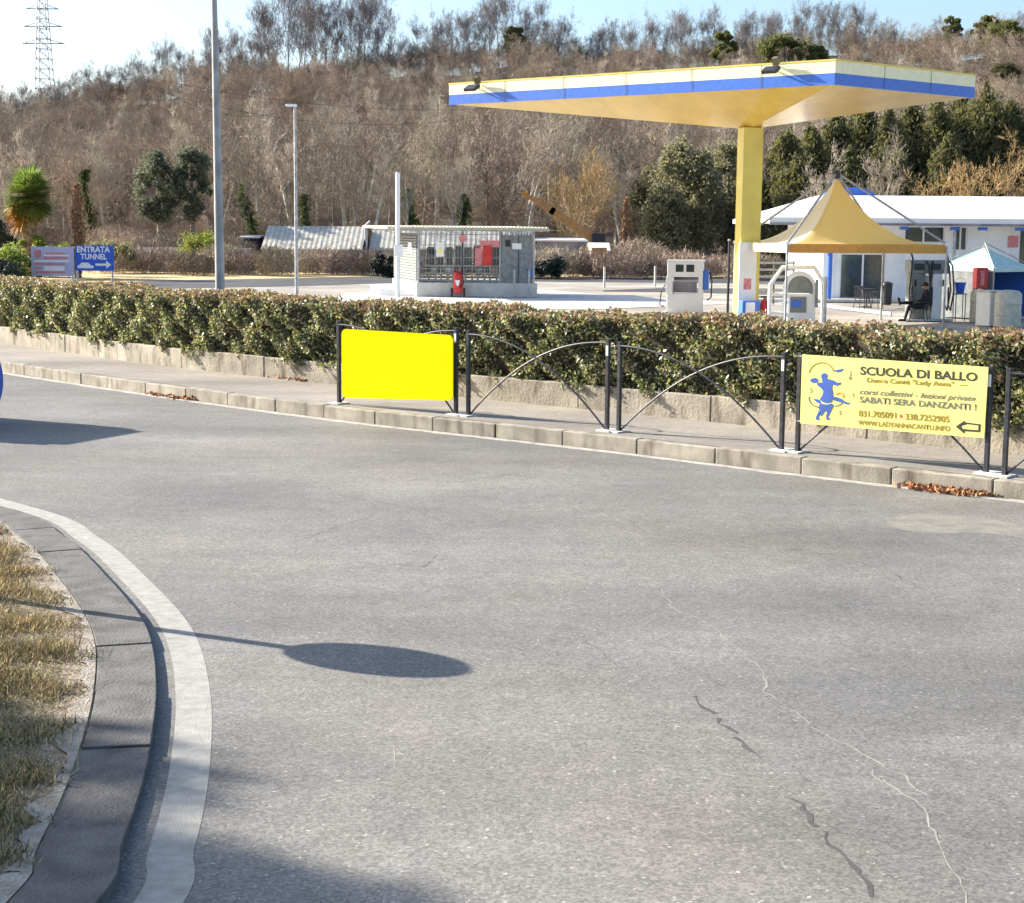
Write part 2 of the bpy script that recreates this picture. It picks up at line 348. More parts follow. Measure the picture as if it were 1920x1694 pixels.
wl = strip('low_wall', wallb, 0, .15, -.1, .49, 'conc2', 2.1, .01); tag(wl, 'low weathered concrete wall in long blocks below the hedge', 'wall')
def ribbon(name, pl, d0, d1, z, m, wob=0):
    a = offset(pl, d0); c = offset(pl, d1); b = MB()
    if wob:
        a = [p + Vector((random.uniform(-wob, wob), random.uniform(-wob, wob))) for p in a]
    for i in range(len(pl)-1): b.quad(v3(a[i], z), v3(a[i+1], z), v3(c[i+1], z), v3(c[i], z))
    return tag(b.build(name, m), kind='structure')
kd = smoothpoly([(p.x, p.y) for p in kerb], 3)
ribbon('road_edge_line', kd, -.17, -.03, .0015, 'wornpaint', .02)
# roundabout island
ko = smoothpoly([(-22, 21.5), (-13, 19.6), (-8.0, 17.2), (-4.56, 14.06), (-3.60, 12.66), (-2.89, 11.2), (-2.28, 9.75), (-1.92, 8.43), (-1.68, 7.14), (-1.56, 6.18), (-1.52, 5.5), (-1.9, 3), (-3.2, 0), (-6, -3)], 6)
ISZ = .045
tag(strip('island_kerb', ko, -.32, 0, -.1, ISZ, 'kerbdark', 1.0, .003, .005), kind='structure')
ribbon('roundabout_line', smoothpoly([(p.x, p.y) for p in ko], 4), .10, .285, .0015, 'paint')
ki = offset(ko, -.32)
b = MB(); cx = Vector((-14, 7)); vs = [v3(p, .04) for p in ki] + [v3(p.lerp(cx, .016), .05) for p in ki] + [v3(p.lerp(cx, .16), .10) for p in ki] + [v3(p.lerp(cx, .5), .45) for p in ki] + [v3(cx, .7)]
n = len(ki); fs = []
for r in range(3):
    for i in range(n-1): fs.append((r*n+i, r*n+i+1, (r+1)*n+i+1, (r+1)*n+i))
fs += [(3*n+i, 3*n+i+1, 4*n) for i in range(n-1)] + [(3*n+n-1, 3*n, 4*n)]
b.add(vs, fs); b.mi = [0]*(n-1) + [1]*(len(fs)-n+1)
M['turf'] = mat('turf_soil', (.22, .17, .09), .95, c2=(.11, .09, .045), scale=5, bump=1, bscale=30)
tag(b.build('roundabout_island', ['dirt', 'turf']), kind='structure')
kw = smoothpoly([(p.x, p.y) for p in offset(ko, -.33)], 6)
b = MB(); rr_ = [.02+.10*abs(sin(i*.21))*abs(sin(i*.083+1))+random.uniform(0, .025) for i in range(len(kw))]
oo = [offset(kw[max(0, i-1):i+2], -rr_[i])[min(i, 1)] for i in range(len(kw))]
for i in range(len(kw)-1): b.quad(v3(kw[i], .0462), v3(kw[i+1], .0462), v3(oo[i+1], .052), v3(oo[i], .052))
M['haunch'] = mat('mortar_haunch', (.40, .355, .29), .95, c2=(.27, .23, .17), scale=9, bump=.8, bscale=60)
tag(b.build('mortar_haunch', 'haunch'), kind='structure')
# cracks
def crack(px, w, m, name='road_crack', branch=0):
    pts = []
    for i in range(len(px)-1):
        A = G(*px[i]); B = G(*px[i+1]); k = max(2, int((B-A).length/.06))
        for j in range(k):
            t = j/k; q = A.lerp(B, t); s = .008; ph = t*(B-A).length*9+i; pts.append(Vector((q.x+random.gauss(0, s)+.010*sin(ph*2.3), q.y+random.gauss(0, s)+.016*sin(ph*1.7+i))))
    b = MB(); ws = [w*.62*random.uniform(.2, 1.3) for _ in pts]
    for i in range(len(pts)-1):
        if sin(i*.37+pts[0].x)*sin(i*.11) > (.97 if m == 'crackl' else .75) or random.random() < (.02 if m == 'crackl' else .15): continue
        t = (pts[i+1]-pts[i]).normalized(); nn = Vector((-t.y, t.x))
        b.quad(v3(pts[i]-nn*ws[i], .0012), v3(pts[i]+nn*ws[i], .0012), v3(pts[i+1]+nn*ws[i+1], .0012), v3(pts[i+1]-nn*ws[i+1], .0012))
    return b.build(name, m)
for px, ww, mm in [([(1240, 1105), (1260, 1140), (1330, 1170), (1385, 1220), (1430, 1260), (1440, 1300), (1505, 1350), (1560, 1385), (1620, 1415), (1690, 1455), (1745, 1500)], .0085, 'crackl'),
        ([(1615, 1430), (1660, 1470), (1720, 1500), (1755, 1560), (1770, 1610), (1800, 1650), (1815, 1720)], .0085, 'crackl'),
        ([(700, 1360), (740, 1390), (745, 1440), (770, 1480)], .004, 'crackl'),
        ([(1290, 1300), (1340, 1340), (1400, 1400), (1450, 1450)], .022, 'crackd'), ([(1490, 1500), (1540, 1560), (1600, 1620), (1640, 1690)], .020, 'crackd'),
        ([(540, 1020), (600, 1000), (640, 985), (690, 970), (715, 955)], .006, 'crackd'), ([(650, 1065), (740, 1060), (800, 1062), (820, 1040)], .006, 'crackd'),
        ([(1120, 960), (1180, 985), (1250, 980), (1330, 1000), (1420, 1005)], .008, 'crackl'), ([(1180, 975), (1210, 1000), (1290, 1010)], .006, 'crackd'),
        ([(770, 900), (860, 905), (950, 890), (1050, 900)], .008, 'crackd'), ([(560, 890), (640, 930), (760, 950), (860, 990)], .006, 'crackd'),
        ([(1480, 1030), (1560, 1040), (1660, 1070), (1760, 1120)], .007, 'crackd'), ([(1060, 1170), (1150, 1240), (1230, 1290)], .005, 'crackd')]:
    tag(crack(px, ww, mm), kind='structure')
# irregular sandy patch near the far kerb at the right
pp = [(1650, 985), (1700, 965), (1800, 968), (1930, 985), (1990, 1000), (1960, 1015), (1850, 1000), (1740, 1000)]
pl = smoothpoly([tuple(G(*q).xy) for q in pp+[pp[0]]], 8)[:-1]; pl = [p + Vector((random.gauss(0, .012), random.gauss(0, .012))) for p in pl]
sheet('road_repair_patch', [v3(p, .0008) for p in pl], mat('patch', (.25, .23, .19), .9, c2=(.18, .17, .15), scale=5, bump=.5, bscale=60))
# far ground bands
def band(name, top, bot, m, z):
    a = [G(x, y, GZ) for x, y in top]; c = [G(x, y, GZ) for x, y in bot]
    return sheet(name, [v3(p, z) for p in a] + [v3(p, z) for p in reversed(c)], m)
band('grass_verge', [(-500, 508), (200, 507), (740, 503), (1400, 503), (2100, 508)], [(-500, 540), (0, 534), (300, 526), (560, 521), (740, 517), (1000, 518.5), (1400, 519), (2100, 524)], 'field', GZ-.022)
band('access_lane', [(240, 529), (300, 526), (560, 521), (740, 517), (1000, 518.5), (1400, 519), (1500, 521)], [(240, 534), (300, 541), (560, 536), (740, 530), (1000, 527.5), (1400, 531), (1500, 531)], 'lane', GZ-.018)
band('shadow_streak', [(1130, 544), (1240, 540), (1440, 541)], [(1130, 546), (1240, 547), (1440, 552)], 'lane', GZ-.016)  # cast shadow laid on the ground as a dark strip
band('concrete_slab', [(640, 552), (735, 543), (1010, 543), (1130, 552)], [(560, 575), (700, 578), (1100, 580), (1400, 568)], 'pale', GZ-.012)
band('white_kerb_strip', [(1440, 560), (1537, 569), (1670, 585)], [(1440, 565), (1537, 575), (1670, 592)], 'white', GZ-.008)

# ---------------------------------------------------------------- hedge
def make_hedge():
    h = empty('hedge', v3(wallb[30], .4), 0, 'long clipped variegated hedge with reddish top growing behind the low wall', 'hedge')
    inv = Vector(h.location)
    L = [0]
    for i in range(1, len(wallb)): L.append(L[-1] + (wallb[i]-wallb[i-1]).length)
    f0 = np.array([[p.x, p.y] for p in offset(wallb, .02)]); b0 = np.array([[p.x, p.y] for p in offset(wallb, 1.25)]); L = np.array(L)
    def at(P, s): return np.stack([np.interp(s, L, P[:, 0]), np.interp(s, L, P[:, 1])], 1)
    def top(s): return 1.40 + .03*np.sin(s*1.3) + .025*np.sin(s*3.1+1) + .02*np.sin(s*7.7)
    lo, hi = 8.0, L[-1]-2
    N = 330000
    # more leaves close to the viewer-facing shell
    s = rng.uniform(lo, hi, N); kind = rng.random(N)
    depth = np.where(kind < .56, np.abs(rng.normal(0, .10, N)), rng.uniform(0, 1, N)*1.2)
    z = np.where(kind < .56, rng.uniform(.44, 1, N)*1.0, top(s) - np.abs(rng.normal(0, .06, N)))
    z = np.where(kind < .56, .41 + (z-.44)/.56*(top(s)-.41), z)
    bulge = .06*np.sin(s*2.1+z*3) + .05*np.sin(s*5.3-z*7) + .05*np.sin(s*9.1+z*11) + .03*np.sin(s*17+z*19)
    f = at(f0, s); bb = at(b0, s); d = (bb-f)/np.linalg.norm(bb-f, axis=1)[:, None]
    rnd = np.clip((z-1.25)/.2, 0, 1)**2*.10
    q = f + d*(depth + bulge*.9 + rnd - .005)[:, None]
    zz = z + rng.normal(0, .018, N) + (kind >= .56)*(.015*np.sin(s*11+depth*9) + .01*np.sin(s*23-depth*17))
    # dark gaps in the face
    gap = (np.sin(s*3.7+np.sin(z*5)*2)*np.sin(z*8+s*1.9) > .78) & (kind < .56) & (rng.random(N) < .8)
    keep = ~gap
    P = np.stack([q[:, 0], q[:, 1], zz], 1)[keep]; kz = zz[keep]; kk = kind[keep]
    V, Fq = leafcloud(P - np.array(inv), .030, .55); r = rng.random(len(P))
    redp = np.clip((kz-1.27)/.16, 0, 1)*.55 + .06
    mi = np.where(r < redp, 2, np.where(rng.random(len(P)) < .42, 1, 0))
    npmesh('foliage', V, Fq, ['hdark', 'hlight', 'hred'], mi, h)
    # inner body of twigs
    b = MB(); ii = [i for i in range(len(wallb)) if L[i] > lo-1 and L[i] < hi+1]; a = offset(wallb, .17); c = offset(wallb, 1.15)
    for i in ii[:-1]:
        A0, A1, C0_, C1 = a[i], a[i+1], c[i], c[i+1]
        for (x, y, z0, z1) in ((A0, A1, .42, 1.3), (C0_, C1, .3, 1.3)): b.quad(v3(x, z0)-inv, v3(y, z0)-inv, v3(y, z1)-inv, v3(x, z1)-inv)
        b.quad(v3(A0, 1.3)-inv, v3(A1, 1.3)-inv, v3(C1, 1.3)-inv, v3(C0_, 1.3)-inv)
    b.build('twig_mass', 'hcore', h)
make_hedge()

# ---------------------------------------------------------------- barriers
def barrier(A, B, ht, label):
    A = Vector(A); B = Vector(B); d = (B-A); W = d.length; rz = math.atan2(d.y, d.x)
    t = empty('street_barrier', A, rz, label, 'barrier', 'grey steel barriers along the kerb')
    for x in (0, W):
        p = MB().box((x, 0, ht/2), (.045, .045, ht)).build('post', 'steel', t, bevel=.004)
        s = MB().box((x, 0, ht+.008), (.05, .05, .016)).build('cap', 'steel', p)
    p = MB().box((W, -.0245, ht-.12), (.034, .003, .12)).build('reflector', 'white', t)
    for sgn in (0, 1):
        pts = []
        for k in range(19):
            th = k/18*pi/2; x = sin(th)*(W-.04)+.02; x = (W-.04)*k/18+.02; z = .02 + (ht-.05)*(1-(k/18)**2.1)
            if sgn: x = W-x
            pts.append((x, .012 if sgn else -.012, z))
        MB().tube(pts, .0115, 8).build('arched_bar', 'steel', t, smooth=True)
    for x in (0, W): MB().box((x+(.02 if x else -.02), 0, .004+.003*(x > 0)), (.20, .24, .02)).build('base_pad', 'pale', t)
    return t, d.normalized()
bs = []
for (x0, y0, x1, y1, ht, lb) in [(636, 757, 855, 778, 1.10, 'grey steel barrier carrying the blank bright yellow board'),
        (878, 780, 1138, 808, 1.07, 'bare arched steel barrier beside the blank yellow board'),
        (1160, 810, 1465, 845, 1.045, 'bare arched steel barrier beside the dance school banner'),
        (1495, 848, 1849, 888, 1.04, 'grey steel barrier carrying the pale yellow dance school banner'),
        (1883, 893, 2290, 938, 1.04, 'steel barrier cut by the right edge, beyond the dance banner')]:
    A = G(x0, y0, SW); B = G(x1, y1, SW); bs.append(barrier(A, B, ht, lb) + (A, B))
# blank yellow board, rounded corners
def plane_pt(A, B, px, py, off):
    """photo position on the vertical plane through A-B moved off metres to the viewer"""
    d = (B-A).normalized(); nn = Vector((d.y, -d.x, 0)); r = ray(px, py); P0 = A + nn*off
    t = (P0-C0).dot(nn)/r.dot(nn); return C0 + r*t
def board(corners, rad, thick, name, m, parent):
    TL, TR, BR, BL = corners; right = (TR-TL+BR-BL)/2; upv = (TL-BL+TR-BR)/2; W = right.length; H = upv.length
    def q(u, v): return (TL*(1-u)+TR*u)*v + (BL*(1-u)+BR*u)*(1-v)
    pts = []
    for (cx_, cy_, a0) in ((1, 1, 0), (0, 1, 90), (0, 0, 180), (1, 0, 270)):
        for k in range(7):
            a = radians(a0+90*k/6); u = cx_ + (rad*(cos(a)) - rad*(1 if cx_ else -1))/W; v = cy_ + (rad*sin(a) - rad*(1 if cy_ else -1))/H
            pts.append(q(u, v))
    nn = right.cross(upv).normalized()
    return MB().prism(pts, -nn*thick).build(name, m, parent), nn, q
_, _, A, B = bs[0]
c4 = [plane_pt(A, B, *p, .075) for p in ((640, 617), (849, 629), (849, 752), (641, 746))]
bo, nn, _q = board(c4, .075, .018, 'advert_board', 'yellow', None); tag(bo, 'blank bright yellow board with rounded corners fixed to the barrier', 'board')
# dance school banner
_, _, A, B = bs[3]
c4 = [plane_pt(A, B, *p, .05) for p in ((1504, 665), (1853, 689), (1845, 822), (1500, 794))]
ban = empty('banner', c4[3], 0, 'pale yellow dance school banner with blue dancing couple tied to the barrier', 'banner'); org = Vector(ban.location)
bo, nn, bq = board([c-org for c in c4], .005, .012, 'banner_sheet', 'bannery', ban)
rt = (c4[1]-c4[0]+c4[2]-c4[3]).normalized(); upb = nn.cross(rt).normalized()
# zoom coordinates of the banner (0..1920 x 0..909 -> photo)
def bz(x, y, e=.003):
    p = plane_pt(A, B, 1490 + x/5.0526, 660 + y/5.0526, .05+e); return p-org
def btext(s, x0, y0, x1, y1, capz, m, **k):
    a = bz(x0, y0); c = bz(x1, y1); d = c-a; u = nn.cross(d).normalized()
    sz = capz/5.0526/FPX*16.4/.70
    return text(s, 'lettering', m, ban, a, d, u, sz, fit=d.length, **k)
btext('SCUOLA DI BALLO', 620, 215, 1730, 278, 76, 'ink', bold=.028)
btext('Dance Cantù "Lady Anna"  —', 685, 288, 1640, 335, 42, 'inkb', bold=.03)
btext('corsi collettivi - lezioni private', 615, 400, 1715, 468, 50, 'ink2', shear=.35, bold=.018)
btext('SABATI SERA DANZANTI !', 615, 478, 1720, 555, 56, 'ink2', bold=.03)
btext('031.705091', 605, 610, 960, 632, 56, 'inkb', bold=.03); btext('338.7252905', 1045, 640, 1465, 668, 56, 'inkb', bold=.03)
btext('WWW.LADYANNACANTU.INFO', 600, 692, 1470, 752, 46, 'inkb', bold=.03)
b = MB(); cc = bz(1005, 610, .003); b.add([cc + rt*.018*cos(a) + upb*.02*sin(a) for a in [2*pi*k/14 for k in range(14)]], [tuple(range(14))]); b.build('phone_symbol', 'inkr', ban)
b = MB()
outer = [(1525, 708), (1612, 650), (1612, 668), (1762, 686), (1755, 762), (1610, 752), (1606, 778)]
b.add([bz(*p, .003) for p in outer], [tuple(range(len(outer)))]); b.build('arrow', 'ink', ban)
inner = [(1585, 705), (1640, 688), (1740, 700), (1738, 742), (1640, 735), (1590, 728)]
b = MB(); b.add([bz(*p, .005) for p in inner], [tuple(range(len(inner)))]); b.build('arrow_fill', 'bannery', ban)
def ring(cx_, cy_, rx, ry, a0, a1, w, m, name):
    b = MB(); k = 20
    for i in range(k):
        A_, B_ = [radians(a0+(a1-a0)*j/k) for j in (i, i+1)]
        b.quad(bz(cx_+(rx-w)*cos(A_), cy_-(ry-w)*sin(A_), .003), bz(cx_+rx*cos(A_), cy_-ry*sin(A_), .003), bz(cx_+rx*cos(B_), cy_-ry*sin(B_), .003), bz(cx_+(rx-w)*cos(B_), cy_-(ry-w)*sin(B_), .003))
    b.build(name, m, ban)
ring(255, 220, 125, 122, 15, 172, 11, 'inkb', 'ring_print'); ring(430, 420, 40, 36, -40, 160, 12, 'orange', 'ring_print')
ring(255, 440, 125, 95, 170, 262, 12, 'ink2', 'ring_print'); ring(380, 440, 90, 80, 270, 345, 10, 'ink2', 'ring_print')
dan = MB()
for poly in [[(248, 225), (262, 208), (285, 200), (308, 212), (312, 235), (300, 252), (335, 262), (378, 275), (400, 292), (440, 290), (432, 312), (395, 322), (362, 310), (352, 340), (362, 380), (365, 430), (350, 478), (300, 488), (262, 475), (236, 450), (262, 410), (270, 370), (250, 345), (215, 320), (210, 296), (235, 290), (262, 292), (256, 258)],
             [(140, 270), (165, 252), (195, 246), (220, 258), (222, 275), (210, 292), (180, 296), (160, 290)],
             [(236, 455), (200, 445), (175, 450), (215, 485), (250, 492)], [(365, 430), (400, 428), (450, 448), (470, 470), (525, 485), (510, 500), (470, 492), (440, 480), (395, 468), (362, 458)],
             [(240, 490), (300, 500), (350, 490), (372, 505), (345, 560), (315, 620), (345, 640), (300, 645), (296, 610), (310, 560), (280, 570), (255, 610), (240, 600), (232, 550), (225, 520)],
             [(225, 560), (250, 570), (225, 620), (240, 648), (195, 640), (205, 610)],
             [(370, 175), (420, 168), (470, 158), (440, 188), (400, 196)]]:
    dan.add([bz(*p, .003) for p in poly], [tuple(range(len(poly)))])
dan.build('dancing_couple', 'royal', ban)
for (s_, x, y) in (('2', 515, 222), ('4', 510, 268), ('5', 145, 385), ('1', 552, 432), ('5', 420, 598)):
    a = bz(x, y); text(s_, 'numeral', 'ink2', ban, a, rt, upb, 42/5.0526/FPX*16.4/.7, bold=.02)
# ties
for px in ((1503, 668), (1852, 700), (1500, 790), (1845, 818)):
    p = plane_pt(A, B, *px, .02)-org; MB().tube([p+Vector((-.03, .01, 0)), p+Vector((.03, -.015, 0))], .005, 6).build('cable_tie', 'white', ban)

# fallen leaves
def litter(px, z, nn_, label):
    P = []
    for _ in range(nn_):
        i = random.randrange(len(px)-1); t = random.random(); x = px[i][0]*(1-t)+px[i+1][0]*t; y = px[i][1]*(1-t)+px[i+1][1]*t
        g = G(x, y, z); P.append((g.x+random.gauss(0, .12), g.y+random.gauss(0, .05), z+.01+abs(random.gauss(0, .012))))
    V, Fq = leafcloud(np.array(P), .032, .6); o = npmesh('fallen_leaves', V, Fq, ['deadleaf'], None, None); tag(o, label, 'fallen leaves', kind='stuff')
litter([(1715, 912), (1780, 922), (1850, 930)], .01, 420, 'reddish dry leaves gathered on the road edge below the dance banner')
litter([(440, 698), (520, 706), (590, 716)], SW, 500, 'reddish dry leaves piled on the pavement against the low wall')
litter([(290, 738), (330, 745), (370, 751)], .01, 260, 'small heap of reddish leaves against the far kerb')

# ---------------------------------------------------------------- island grass
def grass():
    P = []; kin = np.array([[p.x, p.y] for p in ki]); N = 420000
    t = rng.uniform(10, 58, N); i = np.floor(t).astype(int); fr = t-i; q = kin[i]*(1-fr)[:, None] + kin[i+1]*fr[:, None]
    dep = rng.uniform(.0, 1, N)**.8*2.0 + .15 + .07*np.sin(t*1.9) + .06*np.sin(t*4.3)
    d = np.array([-14, 7])-q; d /= np.linalg.norm(d, axis=1)[:, None]; q = q + d*dep[:, None]
    q += rng.normal(0, .05, q.shape)
    clump = .5+.5*np.sin(q[:, 0]*5+np.sin(q[:, 1]*3)*2)*np.sin(q[:, 1]*4.5+q[:, 0]); keep = rng.random(N) < .3+.7*clump; q = q[keep]; dep = dep[keep]; clump = clump[keep]
    n = len(q); L = rng.uniform(.025, .075, n)*(.5+.9*clump); z0 = .045 + np.clip(dep, 0, 3)*.028
    base = np.stack([q[:, 0], q[:, 1], z0-.01], 1); a = rng.uniform(0, 2*pi, n); w_ = .0038
    side = np.stack([np.cos(a), np.sin(a), np.zeros(n)], 1)*w_; lean = rng.normal(0, .8, (n, 3)); lean[:, 2] = 1; lean /= np.linalg.norm(lean, axis=1)[:, None]
    tip = base + lean*L[:, None]; V = np.stack([base-side, base+side, tip+side*.3, tip-side*.3], 1).reshape(-1, 3)
    g = (q[:, 1] < 9.2)*.28 + .05; mi = (rng.random(n) < g).astype(int)
    tag(npmesh('grass', V, np.arange(4*n).reshape(n, 4), ['grassd', 'grassg'], mi), 'dry tufted grass covering the roundabout island', 'grass', kind='stuff')
grass()

# ---------------------------------------------------------------- roundabout sign (just out of frame), van, tree that shades the corner
t = empty('road_sign', (-3.59, 10.46, .03), math.atan2(-.425, .905)+pi/2, 'round blue arrow sign on a thin grey post at the island edge, just out of frame', 'road sign')
MB().cyl((0, 0, 0), .045, 1.74, 12).build('post', 'galv', t, smooth=True)
dsc = MB().tube([(0, -.045, 1.46), (0, -.035, 1.46)], .30, 40).build('sign_disc', 'royal', t)
MB().tube([(0, -.0475, 1.46), (0, -.0455, 1.46)], .285, 40).build('blue_face', 'royal', dsc)
ar = MB(); ar.prism([(-.19, -.051, 1.52), (.0, -.051, 1.39), (-.05, -.051, 1.34), (.16, -.051, 1.31), (.12, -.051, 1.50), (.06, -.051, 1.44), (-.14, -.051, 1.60)], (0, .002, 0)); ar.build('arrow', 'white', dsc)
def van():
    t = empty('van', (-9.3, 21.14, 0), math.atan2(-.425, .905), 'white panel van waiting on the roundabout just beyond the left edge', 'van')
    prof = [(-2.4, .35), (-2.42, 1.0), (-2.3, 1.92), (-2.1, 2.0), (.6, 2.0), (.95, 1.92), (1.55, 1.15), (2.15, .98), (2.3, .8), (2.32, .35)]
    b = MB(); ys = [(-.95, .86), (-.93, .97), (-.6, 1.0), (0, 1.02), (.6, 1.0), (.93, .97), (.95, .86)]
    n = len(prof); vs = []
    for y, s in ys:
        for x, z in prof:
            xx = x*(1-.06*(abs(y)/.95)**2) if x > 0 else x; yy = y*(1-.10*max(0, z-1)); vs.append((xx, yy, z if z < .5 else .35+(z-.35)*s/1.02))
    fs = [(i*n+k, i*n+(k+1) % n, (i+1)*n+(k+1) % n, (i+1)*n+k) for i in range(len(ys)-1) for k in range(n)] + [tuple(range(n)), tuple((len(ys)-1)*n+k for k in range(n-1, -1, -1))]
    b.add(vs, fs).build('body', 'carb', t, smooth=True)
    g = MB(); g.add([(1.0, -.72, 1.90), (1.0, .72, 1.90), (1.57, .8, 1.19), (1.57, -.8, 1.19)], [(0, 1, 2, 3)]).build('windscreen', 'glass', t)
    for s in (-1, 1):
        MB().prism([(.2, s*.90, 1.25), (1.3, s*.90, 1.25), (.9, s*.87, 1.75), (.2, s*.87, 1.75)], (0, s*.03, 0)).build('side_window', 'glass', t)
        MB().box((2.22, s*.68, .78), (.12, .3, .16)).build('headlight', 'white', t, bevel=.03)
        for x in (-1.5, 1.45):
            wv = MB().tube([(x, s*.80, .33), (x, s*.97, .33)], .33, 24).build('wheel', 'black', t); MB().tube([(x, s*.972, .33), (x, s*.98, .33)], .19, 20).build('rim', 'galv', wv)
    MB().box((2.33, 0, .5), (.06, 1.7, .22)).build('bumper', 'dark', t, bevel=.02)
van()

# ---------------------------------------------------------------- bare trees
def bare_tree(seed, H=8.0, spread=.42, trunkf=.35, n1=9, upright=.6, tw=.035, dens=1.0, vase=False, thick=1.0):
    """returns trunk MB, crown arrays"""
    rd = random.Random(seed); tr = MB(); segs = []
    def vrand(s): return Vector((rd.gauss(0, s), rd.gauss(0, s), rd.gauss(0, s)))
    # trunk
    pts = []; p = Vector((0, 0, -.4)); d = Vector((rd.gauss(0, .05), rd.gauss(0, .05), 1)).normalized(); nseg = 8; tl = H*.78
    for i in range(nseg+1): pts.append(p.copy()); d = (d + vrand(.05)).normalized(); d.z = abs(d.z); p = p + d*tl/nseg
    r0 = H*.014*thick; tr.tube(pts, [r0*(1-.85*i/nseg) for i in range(nseg+1)], 6)
    def bl(a, b, w): segs.append((a, b, w))
    def grow(p, d, L, lev, w):
        k = 4 if lev < 3 else 2
        q = p.copy(); ps = [q.copy()]
        for i in range(k):
            d = (d + vrand(.13) + Vector((0, 0, upright*.16))).normalized(); q2 = q + d*L/k; bl(q, q2, w*(1-.6*i/k)); q = q2; ps.append(q.copy())
        if lev == 4: return
        nc = [0, 6, 5, 4][lev]; nc = max(2, int(nc*dens+rd.random()))
        for _ in range(nc):
            f = rd.uniform(.25, 1)*k; i = min(int(f), k-1); s = ps[i].lerp(ps[i+1], f-i)
            dd = (d*.9 + vrand(.55) + Vector((0, 0, .12))).normalized(); grow(s, dd, L*rd.uniform(.42, .68), lev+1, w*.55)
    for j in range(n1):
        f = trunkf + (1-trunkf)*(j+.5)/n1; i = min(int(f*nseg), nseg-1); s = pts[i].lerp(pts[i+1], f*nseg-i); a = j*2.4+rd.uniform(-.4, .4)
        o = Vector((cos(a), sin(a), upright+rd.uniform(0, .4))).normalized(); grow(s, o, H*spread*((.55+.5*f) if vase else (1.12-.65*f))*rd.uniform(.75, 1.2), 1, H*.0085*(1.2-.7*f))
    grow(pts[-1], d, H*.25, 1, H*.004)
    A = np.array([s[0] for s in segs]); B = np.array([s[1] for s in segs]); W = np.maximum(np.array([s[2] for s in segs]), tw*.5)
    dr = B-A; rv = np.random.default_rng(seed).normal(size=dr.shape); sd_ = np.cross(dr, rv); sd_ /= np.linalg.norm(sd_, axis=1)[:, None]+1e-9; sd_ *= W[:, None]*.5
    V = np.stack([A-sd_, A+sd_, B+sd_*.8, B-sd_*.8], 1).reshape(-1, 3)
    return tr, V, np.arange(len(V)).reshape(-1, 4)
TCAP = {}
def tree_proto(key, barkm, twigm, loc, **k):
    tr, V, Fq = bare_tree(**k)
    t = empty('bare_tree', loc); tr.build('trunk', barkm, t); npmesh('crown', V, Fq, [twigm], None, t); TCAP[key] = t; return t
used = set()
def put(key, loc, s, rz, label, cat='tree', group=None, name='bare_tree', mats=None, sx=1):
    src = TCAP[key]
    if key not in used and mats is None: o = src; used.add(key); kids = []
    else:
        o = src.copy(); col.objects.link(o)
        for ch in src.children:
            c = ch.copy(); col.objects.link(c); c.parent = o
            if mats:
                c.material_slots[0].link = 'OBJECT'; c.material_slots[0].material = M[mats[0] if ch.name.startswith('trunk') else mats[1]]
    o.location = loc; o.scale = (s*sx, s*sx, s); o.rotation_euler = (0, 0, rz); tag(o, label, cat)
    if group: o['group'] = group
    elif 'group' in o: del o['group']
    return o
# hill
cxs = np.array([-160, (0-960)*.0967, (300-960)*.0967, (480-960)*.0967, (640-960)*.0967, (900-960)*.0967, (1200-960)*.0967, (1500-960)*.0967, (1750-960)*.0967, (1920-960)*.0967, 180])
chs = np.array([18, 21.5, 24.5, 27.5, 29.5, 30.5, 31.5, 32.5, 34.5, 35.5, 38.])
def hill(x, y):
    Hc = np.interp(x*290/np.maximum(y, 120), cxs, chs); t = np.clip((y-118)/172, 0, None)
    z = np.where(t < 1, Hc*t**1.12, Hc + (t-1)*4)
    return GZ + z + np.clip(t, 0, 1)*(1.2*np.sin(x*.11+y*.05)+.8*np.sin(x*.23-y*.13+1)) 
gx = np.arange(-230, 250, 5.); gy = np.concatenate([np.arange(116, 300, 4.), np.arange(300, 640, 20.)])
X, Y = np.meshgrid(gx, gy); Z = hill(X, Y)-.35; V = np.stack([X, Y, Z], -1).reshape(-1, 3); nx, ny = len(gx), len(gy)
I = np.arange((ny-1)*nx).reshape(ny-1, nx)[:, :-1].ravel(); Fq = np.stack([I, I+1, I+nx+1, I+nx], 1)
tag(npmesh('hillside', V, Fq, ['litter']), kind='structure')
def HZ(x, y): return float(hill(np.array(x, dtype=float), np.array(y, dtype=float)))
for i in range(4): tree_proto('a%d' % i, 'bark', 'twig', (0, 0, 0), seed=11+i, H=8, spread=.42, trunkf=.22, n1=11, upright=.55)
for i in range(3): tree_proto('p%d' % i, 'barkp', 'twigg', (0, 0, 0), seed=31+i, H=8, spread=.32, trunkf=.42, n1=10, upright=1.1, tw=.035, thick=1.9)
for i in range(3): tree_proto('r%d' % i, 'bark', 'twigs', (0, 0, 0), seed=51+i, H=8, spread=.36, trunkf=.34, n1=11, upright=1.15, tw=.038, dens=1.2, vase=True)
for i in range(3): tree_proto('s%d' % i, 'bark', 'twigr', (0, 0, 0), seed=71+i, H=5, spread=.62, trunkf=.05, n1=13, upright=.7, tw=.035, dens=1.1)
def XW(px, y): return (px-960)/FPX*y
G1 = 'bare brown trees along the foot of the hill'; G2 = 'bare trees up the brown slope'; G3 = 'thin bare trees along the ridge against the sky'
